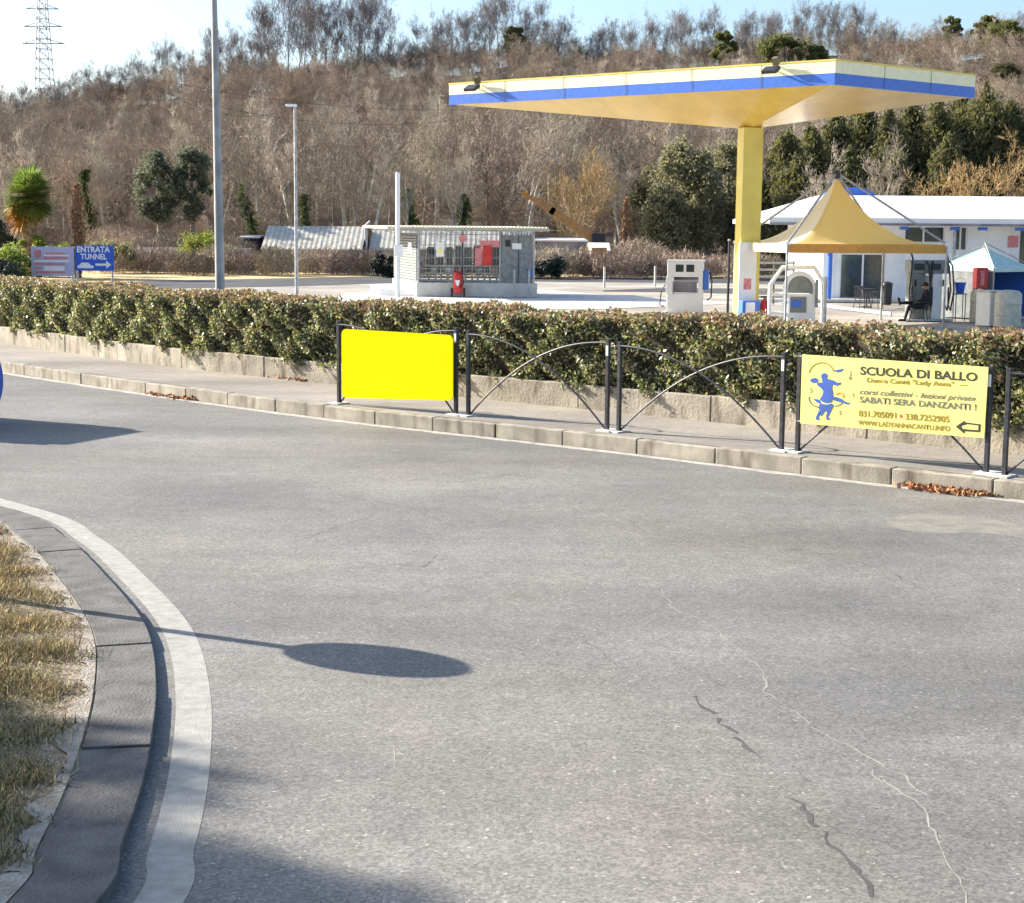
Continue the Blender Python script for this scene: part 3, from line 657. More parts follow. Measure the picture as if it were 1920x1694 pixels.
# foot of the hill: front rows
k = 0; px = -120
while px < 2050:
    y = random.uniform(121, 136); x = XW(px, y); h = random.uniform(8, 11.5)
    if px < 300: h *= .8
    kk = random.choice(['a0', 'a1', 'a2', 'a3', 'p0', 'p1', 'p2', 'p1', 'p0', 'p2'])
    if px > 1440: y = random.uniform(131, 138); x = XW(px, y)
    if not (1190 < px < 1400) and not (245 < px < 395):
        put(kk, (x, y, HZ(x, y)), h/8, random.uniform(0, 6.28), 'bare winter tree in the dense row at the foot of the hill', group=G1)
    px += random.uniform(26, 44)
# second row
px = -110
while px < 2050:
    y = random.uniform(140, 165); x = XW(px, y); h = random.uniform(7.5, 11)
    put(random.choice(['a0', 'a1', 'a2', 'a3', 'p0', 'p2']), (x, y, HZ(x, y)), h/8, random.uniform(0, 6.28), 'bare winter tree in the dense row at the foot of the hill', group=G1)
    px += random.uniform(44, 62)
# ridge
px = -60
def skyh(px):
    return float(np.interp(px, [-100, 0, 60, 120, 200, 320, 420, 480, 520, 560, 700, 740, 790, 880, 940, 1000, 1060, 1200, 1500, 1600, 1650, 1750, 1900, 2000], [9.5, 8.5, 6, 6, 7.5, 8.5, 9, 9, 14, 17, 17, 9, 7.5, 11, 12, 10, 7.5, 9.5, 8.5, 7.5, 4.5, 4.5, 7, 9]))
while px < 2000:
    y = random.uniform(283, 298); x = XW(px, y); h = skyh(px)*random.uniform(.75, 1.08)
    put(random.choice(['r0', 'r1', 'r2']), (x, y, HZ(x, y)), h/8, random.uniform(0, 6.28), 'slender bare tree standing on the skyline of the hill', group=G3, sx=random.uniform(.7, .95))
    px += random.uniform(14, 22)
# slope, individuals
for j in range(45):
    y = random.uniform(168, 275); px = random.uniform(-60, 1980); x = XW(px, y)
    put(random.choice(['a0', 'a1', 'a2', 'a3', 's0', 's1', 'p0']), (x, y, HZ(x, y)), random.uniform(.65, 1.0), random.uniform(0, 6.28), 'bare brown tree part way up the wooded slope', group=G2)
# woodland mass: geometry-nodes instances of the crowns
def woodland():
    pts = []; sc = []
    def add(n, y0, y1, s0, s1, pw=1):
        for _ in range(n):
            y = y0 + (y1-y0)*random.random()**pw; px = random.uniform(-180, 2100); x = XW(px, y); pts.append((x, y, HZ(x, y)-.2)); sc.append(random.uniform(s0, s1))
    add(260, 138, 180, .7, 1.05); add(2100, 165, 300, .45, .9); add(420, 122, 150, .35, .6); add(500, 180, 300, .4, .7); add(330, 288, 306, .6, .95)
    me = bpy.data.meshes.new('woodland'); me.from_pydata(pts, [], []); a = me.attributes.new('sc', 'FLOAT', 'POINT'); a.data.foreach_set('value', sc)
    o = bpy.data.objects.new('woodland', me); col.objects.link(o); tag(o, 'mass of bare brown woodland covering the hillside behind the station', 'woodland', kind='stuff')
    g = bpy.data.node_groups.new('woodland', 'GeometryNodeTree'); g.interface.new_socket('Geometry', in_out='INPUT', socket_type='NodeSocketGeometry'); g.interface.new_socket('Geometry', in_out='OUTPUT', socket_type='NodeSocketGeometry')
    N = g.nodes; L = g.links; gi = N.new('NodeGroupInput'); go = N.new('NodeGroupOutput'); jn = N.new('GeometryNodeJoinGeometry')
    keys = ['a0', 'a2', 'p1', 's0', 's1', 's2', 'a3', 's0', 's2']
    for i, kx in enumerate(keys):
        oi = N.new('GeometryNodeObjectInfo'); oi.transform_space = 'ORIGINAL'
        oi.inputs['Object'].default_value = [c for c in TCAP[kx].children if c.name.startswith('crown')][0]; oi.inputs['As Instance'].default_value = True
        ip = N.new('GeometryNodeInstanceOnPoints'); rv = N.new('FunctionNodeRandomValue'); rv.data_type = 'FLOAT_VECTOR'; rv.inputs['Max'].default_value = (0, 0, 6.28)
        idx = N.new('GeometryNodeInputIndex'); mo = N.new('ShaderNodeMath'); mo.operation = 'MODULO'; mo.inputs[1].default_value = len(keys)
        cp = N.new('ShaderNodeMath'); cp.operation = 'COMPARE'; cp.inputs[1].default_value = i; cp.inputs[2].default_value = .1
        L.new(idx.outputs[0], mo.inputs[0]); L.new(mo.outputs[0], cp.inputs[0]); L.new(cp.outputs[0], ip.inputs['Selection'])
        na = N.new('GeometryNodeInputNamedAttribute'); na.data_type = 'FLOAT'; na.inputs['Name'].default_value = 'sc'
        L.new(gi.outputs[0], ip.inputs['Points']); L.new(oi.outputs['Geometry'], ip.inputs['Instance']); L.new(rv.outputs[0], ip.inputs['Rotation']); L.new(na.outputs['Attribute'], ip.inputs['Scale'])
        L.new(ip.outputs[0], jn.inputs[0])
    L.new(jn.outputs[0], go.inputs[0]); md = o.modifiers.new('scatter', 'NODES'); md.node_group = g
for kx in sorted(set(TCAP)-used):
    y = 200+random.random()*40; x = XW(300+random.random()*1500, y); put(kx, (x, y, HZ(x, y)), .9, 1.0, 'bare brown tree part way up the wooded slope', group=G2)
woodland()

# distinctive trees --------------------------------------------------------
def blob_tree(name, loc, H, R, clumps, m, label, cat='tree', leaf=.18, nleaf=9000, trunk=True, group=None, droop=0, flat=.6, base=.3, conical=False, aspect=.5):
    t = empty(name, loc, 0, label, cat, group)
    if trunk:
        MB().tube([(0, 0, -.4), (R*.05, 0, H*.4), (0, R*.05, H*.9)], [H*.03, H*.02, H*.006], 7).build('trunk', 'bark', t)
    P = []
    for c in range(clumps):
        if conical:
            f = (c+.5)/clumps; zc = H*(base + (1-base)*f); rr = R*(1-f)**.5*random.uniform(.5, 1); a = random.uniform(0, 6.28); cc = np.array([rr*cos(a)*.6, rr*sin(a)*.6, zc]); s = np.array([max(.25, rr*.6), max(.25, rr*.6), H*.10])
        else:
            a = random.uniform(0, 6.28); u = random.uniform(-1, 1); rr = random.uniform(.3, 1.0)
            cc = np.array([R*rr*cos(a)*sqrt(1-u*u), R*rr*sin(a)*sqrt(1-u*u), H*(base+(1-base)*.5) + u*H*(1-base)*.36]); s = np.array([R*.30, R*.30, R*.30*flat])*random.uniform(.5, 1.25)
        g = rng.normal(size=(nleaf//clumps, 3)); g /= np.linalg.norm(g, axis=1)[:, None]; g *= rng.uniform(.3, 1.3, (len(g), 1))
        P.append(cc + g*s)
    P = np.concatenate(P); V, Fq = leafcloud(P, leaf, aspect, droop=droop); npmesh('crown', V, Fq, [m], None, t); return t
def at(px, py_base, d): 
    return Vector((XW(px, d), d, HZ(XW(px, d), d) if d > 119 else GZ))
def hgt(px, py, d): return D(px, py, d).z
# blue-green pair (250-390, 260-350)
for (px, pt, d, R, lb) in ((300, 268, 119.5, 2.2, 'blue-green conifer left of the tall grey pole, paler of the pair'), (362, 258, 120.5, 1.7, 'dark blue-green conifer right behind the tall grey pole')):
    p = at(px, 0, d); H = hgt(px, pt, d)-p.z; blob_tree('conifer', p, H, R*.85, 60, 'conifb', lb, leaf=.13, nleaf=9500, base=.28, flat=.9, group=None)
# big grey-olive evergreen behind column (1190-1380, 240-500)
for (px, pt, d, R, lb) in ((1262, 238, 123, 2.3, 'tallest grey-green evergreen left of the yellow canopy column'), (1355, 248, 126, 2.3, 'grey-green evergreen directly behind the yellow canopy column'), (1212, 300, 127, 1.7, 'smallest grey-green evergreen, leftmost of those by the column'),
        (1310, 262, 122, 2.0, 'grey-green evergreen just left of the canopy column'), (1240, 330, 120, 1.9, 'low grey-green evergreen in front of the tallest one by the column')):
    p = at(px, 0, d); H = hgt(px, pt, d)-p.z; blob_tree('evergreen_tree', p, H, R, 70, 'olive', lb, leaf=.15, nleaf=9000, base=.0, flat=1.3, droop=.4)
# dark conifers (1450-1850)
cons = [(1462, 262, 124, 2.2), (1505, 240, 127, 2.4), (1555, 225, 129, 2.6), (1600, 205, 131, 2.6), (1645, 215, 127, 2.5), (1690, 196, 132, 2.8), (1735, 190, 129, 2.7), (1782, 175, 132, 3.0), (1828, 178, 130, 2.8), (1480, 300, 121, 1.9), (1872, 205, 131, 2.6), (1580, 280, 122, 2.0), (1668, 285, 122, 2.1), (1760, 265, 123, 2.2), (1915, 240, 130, 2.6)]
for i, (px, pt, d, R) in enumerate(cons):
    p = at(px, 0, d); H = hgt(px, pt, d)-p.z
    blob_tree('conifer', p, H*random.uniform(.92, 1.02), R*1.7, 60, 'conif', 'tall dark olive conifer in the stand behind the white building', leaf=.20, nleaf=13000, base=.0, conical=True, droop=.9, group='dark conifers behind the white building', aspect=.35)
# skyline pines
for (px, py, w_, d, lb) in ((1360, 62, 18, 270, 'small round green pine on the slope above the canopy middle'), (1470, 88, 38, 262, 'wide green pine rising just above the canopy front edge'), (1532, 98, 20, 262, 'small green pine right of the wide pine above the canopy corner'),
        (1785, 32, 14, 285, 'tiny green pine on the skyline at upper right'), (1850, 42, 20, 280, 'bushy green pine on the skyline near the right edge'), (1885, 55, 30, 276, 'largest yellow-green pine in the upper right corner'), (1880, 138, 26, 235, 'rounded bright green bush tree on the slope right of the canopy'), (962, 55, 15, 288, 'green ivy clump tree on the skyline above the canopy left')):
    c = D(px, py, d); R = w_/FPX*d*1.1; g = HZ(c.x, d); H = max(c.z+R*.7-g, R*1.5)
    blob_tree('pine_tree', (c.x, d, g), H, R*1.2, 30, 'pine', lb, leaf=.24, nleaf=9000, base=.0 if R*3 > H else .2, flat=.7)
# ivy-clad trunks at the foot
for i, (px, pt, pb, d, lb) in enumerate([(478, 330, 430, 121, 'ivy-covered leaning trunk right of the tall grey pole'), (575, 350, 420, 121, 'ivy-covered trunk right of the thin street lamp'), (765, 340, 425, 121, 'dark ivy-covered tree above the cage hut roof'), (170, 300, 400, 123, 'leaning green ivy-clad tree behind the dead trunk'), (865, 350, 420, 121, 'ivy-covered trunk above the middle of the hut roof')]):
    p = at(px, 0, d); o = put(['a1', 'a3', 'p0', 'a2', 'p2'][i], p, 1.05, i*1.3, lb, name='ivy_tree')
    n_ = 2300; zt = (hgt(px, pt, d)-p.z)*.9; zz = rng.uniform(-.3, zt, n_); a = rng.uniform(0, 6.28, n_); r = rng.uniform(.1, .95, n_)*(1.2-.8*zz/max(zt, 1))*(.6+.5*np.sin(zz*1.9+a*2+i))
    V, Fq = leafcloud(np.stack([r*np.cos(a)+.25*np.sin(zz*.9+i)-.12*zz*(i == 0), r*np.sin(a), zz], 1)/1.05, .11, .7); npmesh('ivy', V, Fq, ['ivy'], None, o)
# golden and pale trees
for px, pt, d, ms, kx, lb in ((1080, 285, 121, ('bark', 'twigy'), 's1', 'golden-brown bare tree right behind the rusty crane arm'), (985, 235, 123, ('barkp', 'twigg'), 'p0', 'tall pale-stemmed tree behind the tip of the rusty crane arm'), (675, 300, 122, ('barkp', 'twigg'), 'p1', 'white-stemmed tree above the long grey roof'),
        (1165, 290, 122, ('barkp', 'twigg'), 'p2', 'pale forked tree left of the grey-green evergreens'), (850, 270, 122, ('barkp', 'twigg'), 'p1', 'pale-stemmed tree above the cage hut'), (1635, 260, 118, ('barkp', 'twigg'), 'p2', 'pale bare tree between the dark conifers and the white building'), (1530, 290, 118, ('barkp', 'twigg'), 'p0', 'pale bare tree behind the peak of the yellow tent'),
        (1870, 260, 118, ('bark', 'twigy'), 'a1', 'brown bare tree above the right end of the white building'), (1790, 290, 118, ('bark', 'twigy'), 's0', 'low golden-brown tree above the white building roof')):
    p = Vector((XW(px, d), d, GZ if d < 119 else HZ(XW(px, d), d))); H = hgt(px, pt, d)-p.z; put(kx, p, H/(5.6 if kx[0] == 's' else 8.2), px*.7, lb, mats=ms)

# scrub row (thorny bushes in front of the sheds), each bush a thing
def shrub(px, d, H, R, m, label, group=None, name='bare_shrub', leafy=False, n_=2600):
    p = Vector((XW(px, d), d, GZ))
    if leafy: return blob_tree(name, p, H, R, 12, m, label, 'shrub', leaf=.09, nleaf=n_, trunk=False, group=group, base=.0, flat=.9)
    t = empty(name, p, random.uniform(0, 6), label, 'shrub', group)
    A = []; B = []
    for _ in range(n_):
        a = random.uniform(0, 6.28); r = R*random.random()**.6; z = H*random.random()**.8*(1-.35*(r/R)**2); q = np.array([r*cos(a), r*sin(a), z]); dd = np.array([random.gauss(0, .5), random.gauss(0, .5), random.gauss(.35, .5)])*.32
        A.append(q); B.append(q+dd)
    A = np.array(A); B = np.array(B); s = np.cross(B-A, rng.normal(size=A.shape)); s /= np.linalg.norm(s, axis=1)[:, None]; s *= .012
    V = np.stack([A-s, A+s, B+s, B-s], 1).reshape(-1, 3); npmesh('twigs', V, np.arange(len(V)).reshape(-1, 4), [m], None, t)
    return t
px = 205
while px < 1460:
    d = random.uniform(101, 107); rr = random.uniform(1.3, 2.1)
    shrub(px, d, random.uniform(1.2, 1.9), rr, random.choice(['twigr', 'twigr', 'twig']), 'low brown thorny bush in the row behind the grass strip', 'brown bushes behind the grass strip'); px += rr*2*FPX/104*.55
for px, d, H, R, m, lb in ((725, 100, 1.5, 1.0, 'shrubd', 'dark green bush beside the left wall of the hut'), (1035, 100, 1.3, 1.2, 'shrubd', 'dark green bush right of the hut'), (390, 108, 2.6, 2.0, 'shrubg', 'green bush behind the tall grey pole'), (110, 92, 2.3, 1.3, 'shrubg', 'bright green bush between palm and signs'), (92, 95, 3.0, 1.5, 'shrubg', 'taller green bush behind the pale sign'),
        (20, 84, 1.9, 1.5, 'shrubg', 'yellow-green bush at the left edge below the palm'), (0, 98, 4.0, 1.6, 'shrubd', 'dark bush at the left edge beside the palm'), (48, 90, 1.5, 1.2, 'shrubd', 'dark low shrub at the foot of the palm'), (205, 98, 2.6, 1.6, 'olive', 'pale olive bush behind the blue sign'), (-20, 80, 1.5, 1.6, 'shrubd', 'dark shrub cut by the left edge')):
    shrub(px, d, H, R, m, lb, leafy=True, name='shrub', n_=4200)
for px, d, H, R in ((250, 112, 2.6, 2.2), (310, 114, 2.4, 2.2), (205, 113, 3, 2.4), (430, 113, 2.4, 2.0), (1190, 112, 2.4, 2.4), (1120, 113, 2.0, 2.2)):
    shrub(px, d, H, R, 'twig', 'tall tangled brown bush behind the low bush row', 'tangled bushes behind the low bush row', n_=3600)

# shade tree standing left, out of frame
blob_tree('evergreen_tree', (-19.2, 12.7, .4), 11.5, 2.7, 40, 'olive', 'tall evergreen on the roundabout beyond the lower left edge', leaf=.15, nleaf=11000, base=.42, flat=.8)

# palm ---------------------------------------------------------------------
def palm():
    d = 95; p = Vector((XW(62, d), d, GZ)); t = empty('palm_tree', p, 0, 'fan palm with green crown and orange dead fronds at the left edge', 'palm tree'); zt = 5.0
    MB().tube([(-.2, 0, -.1), (-.1, 0, zt*.4), (0, 0, zt)], [.38, .42, .5], 10).build('trunk', 'palmt', t)
    def fronds(n_, e0, e1, L0, L1, name, m, az=None):
        V = []; F_ = []
        for i in range(n_):
            a = random.uniform(0, 6.28) if az is None else random.gauss(az, .5); e = random.uniform(e0, e1); L = random.uniform(L0, L1)
            o = Vector((0, 0, zt-.2+random.uniform(-.4, .4))); dr = Vector((cos(a)*cos(e), sin(a)*cos(e), sin(e))); hub = o + dr*L*.45
            sd_ = dr.cross(Vector((0, 0, 1))).normalized(); up = sd_.cross(dr)
            for j in range(17):
                th = radians(-80+10*j); dd = dr*cos(th) + sd_*sin(th) + up*random.uniform(-.1, .15); tip = hub + dd*L*.55*random.uniform(.85, 1.1) + Vector((0, 0, -.18*random.random())); w_ = dd.cross(up).normalized()*.045
                mid = hub.lerp(tip, .5); b0 = len(V); V += [tuple(hub), tuple(mid+w_), tuple(tip), tuple(mid-w_)]; F_.append((b0, b0+1, b0+2, b0+3))
        npmesh(name, V, F_, [m], None, t)
    fronds(85, -.6, 1.4, 1.3, 1.95, 'green_fronds', 'palm'); fronds(60, -1.3, -.6, 1.4, 2.1, 'lower_fronds', 'palm'); fronds(30, -1.35, -.75, 1.7, 2.5, 'dead_fronds', 'palmd', az=pi)
palm()
# dead trunk wrapped in dry creeper
d = 95; p = Vector((XW(148, d), d, GZ)); t = empty('dead_tree', p, 0, 'leaning dead trunk wrapped in brown creeper behind the blue sign', 'tree')
zt = hgt(150, 345, d)-GZ; MB().tube([(0, 0, 0), (-.15, 0, zt*.5), (.15, 0, zt)], [.2, .18, .08], 8).build('trunk', 'bark', t)
n_ = 3500; zz = rng.uniform(0, zt, n_); a = rng.uniform(0, 6.28, n_); r = (.12+.30*np.sin(zz/zt*pi)**.7*(.7+.3*np.sin(zz*3+a)))*rng.uniform(.3, 1.15, n_)
V, Fq = leafcloud(np.stack([r*np.cos(a)+.1*(zz/zt), r*np.sin(a), zz], 1), .12, .4, droop=.8); npmesh('creeper', V, Fq, [mat('creeper', (.38, .22, .12), .9, island=.4)], None, t) if False else None
M['creeper'] = mat('creeper', (.38, .22, .12), .9, island=.4); npmesh('creeper', V, Fq, ['creeper'], None, t)
d = 116; p = Vector((XW(1168, d), d, GZ)); t = empty('dead_tree', p, 0, 'reddish creeper-covered stump trunk left of the grey-green evergreen', 'tree')
zt = hgt(1168, 372, d)-GZ; MB().tube([(0, 0, 0), (-.1, 0, zt*.5), (.1, 0, zt)], [.2, .18, .08], 8).build('trunk', 'bark', t)
r = (.12+.34*np.sin(zz/zz.max()*2.6+.3)**2*(.7+.3*np.sin(zz*4+a)))*rng.uniform(.3, 1.15, n_); V, Fq = leafcloud(np.stack([r*np.cos(a), r*np.sin(a), zz/zz.max()*zt], 1), .12, .4, droop=.8); npmesh('creeper', V, Fq, ['creeper'], None, t)

# ---------------------------------------------------------------- poles, lamp, pylon, wires
d = 31; p = D(413, 560, d); t = empty('utility_pole', (p.x, d, GZ), 0, 'tall tapered grey pole rising out of frame behind the hedge', 'pole'); top = D(400, -60, d)
zt = top.z-GZ; MB().tube([(0, 0, 0), (0, 0, 3), ((top.x-p.x), 0, zt)], [.095, .088, .05], 20).build('shaft', 'polec', t, smooth=True)
MB().cyl((0, 0, 0), .14, .12, 20).build('base_collar', 'pale', t, smooth=True)
d = 73; p = D(556, 500, d); t = empty('street_lamp', (p.x, d, GZ), 0, 'thin white street lamp with small head between pole and hut', 'street lamp'); zt = hgt(554, 199, d)-GZ
MB().tube([(0, 0, 0), (0, 0, zt)], [.085, .06], 12).build('pole', 'galv', t, smooth=True)
MB().box((-.16, 0, zt+.02), (.5, .22, .10)).build('lamp_head', 'white', t, bevel=.03); MB().tube([(0, 0, hgt(556, 351, d)-GZ), (.38, 0, hgt(556, 353, d)-GZ)], .03, 8).build('bracket', 'galv', t)
# pylon
d = 430; bx = D(84, 165, d); tx = D(80, -40, d); t = empty('electricity_pylon', (bx.x, d, HZ(bx.x, d)), 0, 'grey lattice power pylon on the skyline at upper left', 'pylon'); zb = 0; zt = tx.z-t.location.z
b = MB(); lv = 16
def wid(z): return 2.3*(1-.8*z/zt)+.3
for i in range(lv):
    z0 = zt*i/lv; z1 = zt*(i+1)/lv; w0 = wid(z0); w1 = wid(z1)
    for s1, s2 in ((-1, -1), (1, -1), (1, 1), (-1, 1)): b.tube([(s1*w0, s2*w0, z0), (s1*w1, s2*w1, z1)], .14, 4)
    for s in (-1, 1):
        b.tube([(-w0, s*w0, z0), (w1, s*w1, z1)], .09, 4); b.tube([(w0, s*w0, z0), (-w1, s*w1, z1)], .08, 4); b.tube([(-w1, s*w1, z1), (w1, s*w1, z1)], .08, 4)
b.build('lattice_tower', 'galv', t)
for py, hw in ((17, 4.2), (50, 5.0), (82, 5.4)):
    z = D(80, py, d).z-t.location.z; b = MB(); b.tube([(-hw, 0, z), (hw, 0, z)], .14, 4); b.tube([(-hw, 0, z), (0, 0, z+1.4)], .09, 4); b.tube([(hw, 0, z), (0, 0, z+1.4)], .09, 4)
    for s in (-1, 1): b.tube([(s*hw, 0, z), (s*hw, 0, z-1.3)], .1, 4)
    b.build('cross_arm', 'galv', t)
for i, (ya, yb) in enumerate(((150, 163), (165, 195), (172, 205))):
    A = D(300, ya, 112); B = D([1100, 560, 900][i], [190, yb+6, 220][i], 112); pts = [A.lerp(B, k/16)+Vector((0, 0, -1.2*(1-(2*k/16-1)**2))) for k in range(17)]
    o = MB().tube(pts, .012, 5).build('overhead_cable', 'steel'); tag(o, ['topmost thin cable crossing in front of the wooded slope', 'thin cable ending near the street lamp head', 'lowest thin cable crossing in front of the wooded slope'][i], 'cable')

# ---------------------------------------------------------------- roadside signs at left
def sign_posts(t, xs, h): 
    for x in xs: MB().tube([(x, .05, 0), (x, .05, h)], .05, 10).build('post', 'galv', t)
d = 85; A = D(58, 464, d); B = D(138, 464, d); W = B.x-A.x; zb = hgt(98, 518, d)-GZ; zt = hgt(98, 463, d)-GZ
t = empty('billboard', (A.x, d, GZ), 0, 'faded pale pink and lilac billboard left of the blue tunnel sign', 'billboard'); sign_posts(t, (.15, W-.1), zt)
M['lilac'] = mat('lilac_sheet', (.42, .42, .62), .5, c2=(.52, .50, .66), scale=1.5)
MB().box((W/2, -.03, (zb+zt)/2), (W, .05, zt-zb)).build('sheet', 'lilac', t); lb_ = MB()
for (u0, v0, u1, v1) in ((.08, .62, .24, .88), (.3, .58, .86, .66), (.08, .38, .8, .44), (.08, .10, .8, .16), (.35, .74, .8, .8), (.08, .24, .25, .30)): lb_.box((W*(u0+u1)/2, -.0565, zb+(zt-zb)*(v0+v1)/2), (W*(u1-u0), .003, (zt-zb)*(v1-v0)))
lb_.build('faded_print', 'pink', t)
w_ = MB()
for (u0, v0, u1, v1) in ((.3, .68, .9, .73), (.3, .18, .78, .34), (.06, .48, .9, .54)): w_.box((W*(u0+u1)/2, -.0565, zb+(zt-zb)*(v0+v1)/2), (W*(u1-u0), .003, (zt-zb)*(v1-v0)))
w_.build('pale_print', 'white', t)
A = D(141, 462, d); B = D(213, 461, d); W = B.x-A.x; zb = hgt(178, 508, d)-GZ; zt = hgt(178, 461, d)-GZ; Hh = zt-zb
t = empty('direction_sign', (A.x, d, GZ), 0, 'blue sign reading ENTRATA TUNNEL with car symbol and right arrow', 'sign'); sign_posts(t, (.08, W-.12), zt)
MB().box((W/2, -.03, (zb+zt)/2), (W, .05, Hh)).build('panel', 'blued', t)
X_ = Vector((1, 0, 0)); Z_ = Vector((0, 0, 1))
text('ENTRATA', 'lettering', 'white', t, (W*.05, -.058, zb+Hh*.74), X_, Z_, .42, .03, fit=W*.86); text('TUNNEL', 'lettering', 'white', t, (W*.14, -.058, zb+Hh*.46), X_, Z_, .40, .03, fit=W*.68)
b = MB(); b.prism([(W*.52, -.058, zb+Hh*.2), (W*.8, -.058, zb+Hh*.2), (W*.8, -.058, zb+Hh*.08), (W*.93, -.058, zb+Hh*.245), (W*.8, -.058, zb+Hh*.41), (W*.8, -.058, zb+Hh*.29), (W*.52, -.058, zb+Hh*.29)], (0, .002, 0)); b.build('arrow', 'white', t)
b = MB(); b.prism([(W*.05, -.058, zb+Hh*.1), (W*.47, -.058, zb+Hh*.1), (W*.47, -.058, zb+Hh*.2), (W*.40, -.058, zb+Hh*.22), (W*.34, -.058, zb+Hh*.32), (W*.15, -.058, zb+Hh*.32), (W*.1, -.058, zb+Hh*.22), (W*.05, -.058, zb+Hh*.2)], (0, .002, 0)); b.build('car_symbol', 'white', t)

# ---------------------------------------------------------------- sheds in the background
def shed(px0, px1, ytop, yeave, d, depth, label, wallm='shedw', roofm='roofc', corr=True):
    A = D(px0, yeave, d); B = D(px1, yeave, d); W = B.x-A.x; t = empty('shed', (A.x, d, GZ), 0, label, 'shed'); ze = A.z-GZ; zr = hgt(px0, ytop, d+depth/2)-GZ
    b = MB(); b.box((W/2, depth/2, ze/2-.02), (W-.3, depth-.5, ze-.04)).build('wall', wallm, t)
    b = MB(); n_ = max(8, int(W/.35)) if corr else 2
    for k in range(n_):
        x0 = W*k/n_; x1 = W*(k+1)/n_; xm = (x0+x1)/2; e = .025 if corr else 0
        for a, c, ea, ec in ((x0, xm, 0, e), (xm, x1, e, 0)):
            b.quad((a, 0, ze+ea), (c, 0, ze+ec), (c, depth/2, zr+ec), (a, depth/2, zr+ea)); b.quad((a, depth/2, zr+ea), (c, depth/2, zr+ec), (c, depth, ze+ec), (a, depth, ze+ea))
    b.prism([(0, 0, ze-.01), (0, depth/2, zr-.01), (0, depth, ze-.01), (0, depth, ze-.1), (0, depth/2, zr-.12), (0, 0, ze-.1)], (W, 0, 0))
    b.build('roof', roofm, t); return t, W, ze, zr
t, W, ze, zr = shed(489, 679, 424, 467, 112, 7, 'long low shed with weathered corrugated grey roof left of the hut')
b = MB(); b.tube([(W+.15, 1.5, 0), (W+.15, 1.5, zr+.1), (W+.45, 1.5, zr+.35)], .12, 8); b.build('downpipe', 'galv', t)
shed(692, 1000, 424, 466, 113, 7, 'long low shed with stained corrugated roof seen behind the hut', roofm='roofc')
shed(448, 487, 441, 444, 114, 5, 'small dark open shed at the left end of the long roofs', wallm='purple', roofm='pale', corr=False)
shed(1003, 1120, 446, 450, 114, 5, 'flat white-roofed shed just right of the hut', roofm='white', corr=False)
shed(1105, 1145, 455, 470, 110, 4, 'little white shed at the right end below the crane arm', wallm='whitewall', roofm='pale', corr=False)
for (p0, p1, yt, d_, m_, lb) in ((270, 470, 466, 110, 'pale', 'low pale boundary wall behind the bushes left of the sheds'), (590, 740, 478, 109, 'lilac', 'low pale blue wall behind the bushes below the long roof')):
    A = D(p0, yt, d_); B = D(p1, yt, d_); b = MB(); b.box(((A.x+B.x)/2, d_, (GZ+A.z)/2), (B.x-A.x, .2, A.z-GZ)); b.box(((A.x+B.x)/2, d_, A.z+.03), (B.x-A.x+.1, .3, .06)); tag(b.build('boundary_wall', m_), lb, 'wall')
# orange skip
A = D(351, 455, 108); B = D(398, 455, 108); W = B.x-A.x; t = empty('skip_container', (A.x, 108, GZ), 0, 'orange waste skip behind the bushes left of the tall pole', 'skip'); zt = A.z-GZ
MB().prism([(.25, 0, .9), (W-.25, 0, .9), (W, 0, zt), (0, 0, zt)], (0, 1.6, 0)).build('hopper', 'orange', t)
b = MB()
for k in range(6): b.box((.1+(W-.2)*k/5, -.04, (zt+.9)/2), (.07, .06, zt-.92))
b.box((W/2, -.05, zt), (W+.1, .1, .1)); b.build('ribs', 'rust', t); MB().box((W/2, .8, .45), (W*.7, 1.2, .9)).build('stand', 'dark', t)
# crane arm
d = 108; P0 = D(988, 367, d); P1 = D(1040, 398, d); P2 = D(1112, 448, d); t = empty('crane', (P2.x+1.0, d, GZ), 0, 'rusty orange crane arm reaching up left behind the hut', 'crane'); o_ = Vector(t.location)
def beam(a, c, w0, w1, name, m):
    a = a-o_; c = c-o_; dr = (c-a).normalized(); up = dr.cross(Vector((0, 1, 0))).normalized(); dp = Vector((0, .22, 0)); MB().prism([a-up*w0-dp, c-up*w1-dp, c+up*w1-dp, a+up*w0-dp], dp*2).build(name, m, t)
beam(P0, P1, .12, .26, 'jib', 'rust'); beam(P1+Vector((-.3, 0, .15)), P2, .24, .30, 'boom', 'rust'); beam(P0, P0+Vector((-.3, 0, .25)), .16, .1, 'boom_head', 'orange')
q = P2-o_; MB().box((q.x+.35, 0, q.z+.05), (.9, 1.0, .6)).build('cab', 'dark', t, bevel=.08); MB().box((q.x+.4, 0, (q.z-.6)/2), (1.0, 1.0, max(.2, q.z-.6))).build('pedestal', 'rust', t)
for sx in (-.9, .9): MB().tube([(q.x+.4+sx, -.5, .45), (q.x+.4+sx, .5, .45)], .45, 16).build('wheel', 'black', t)

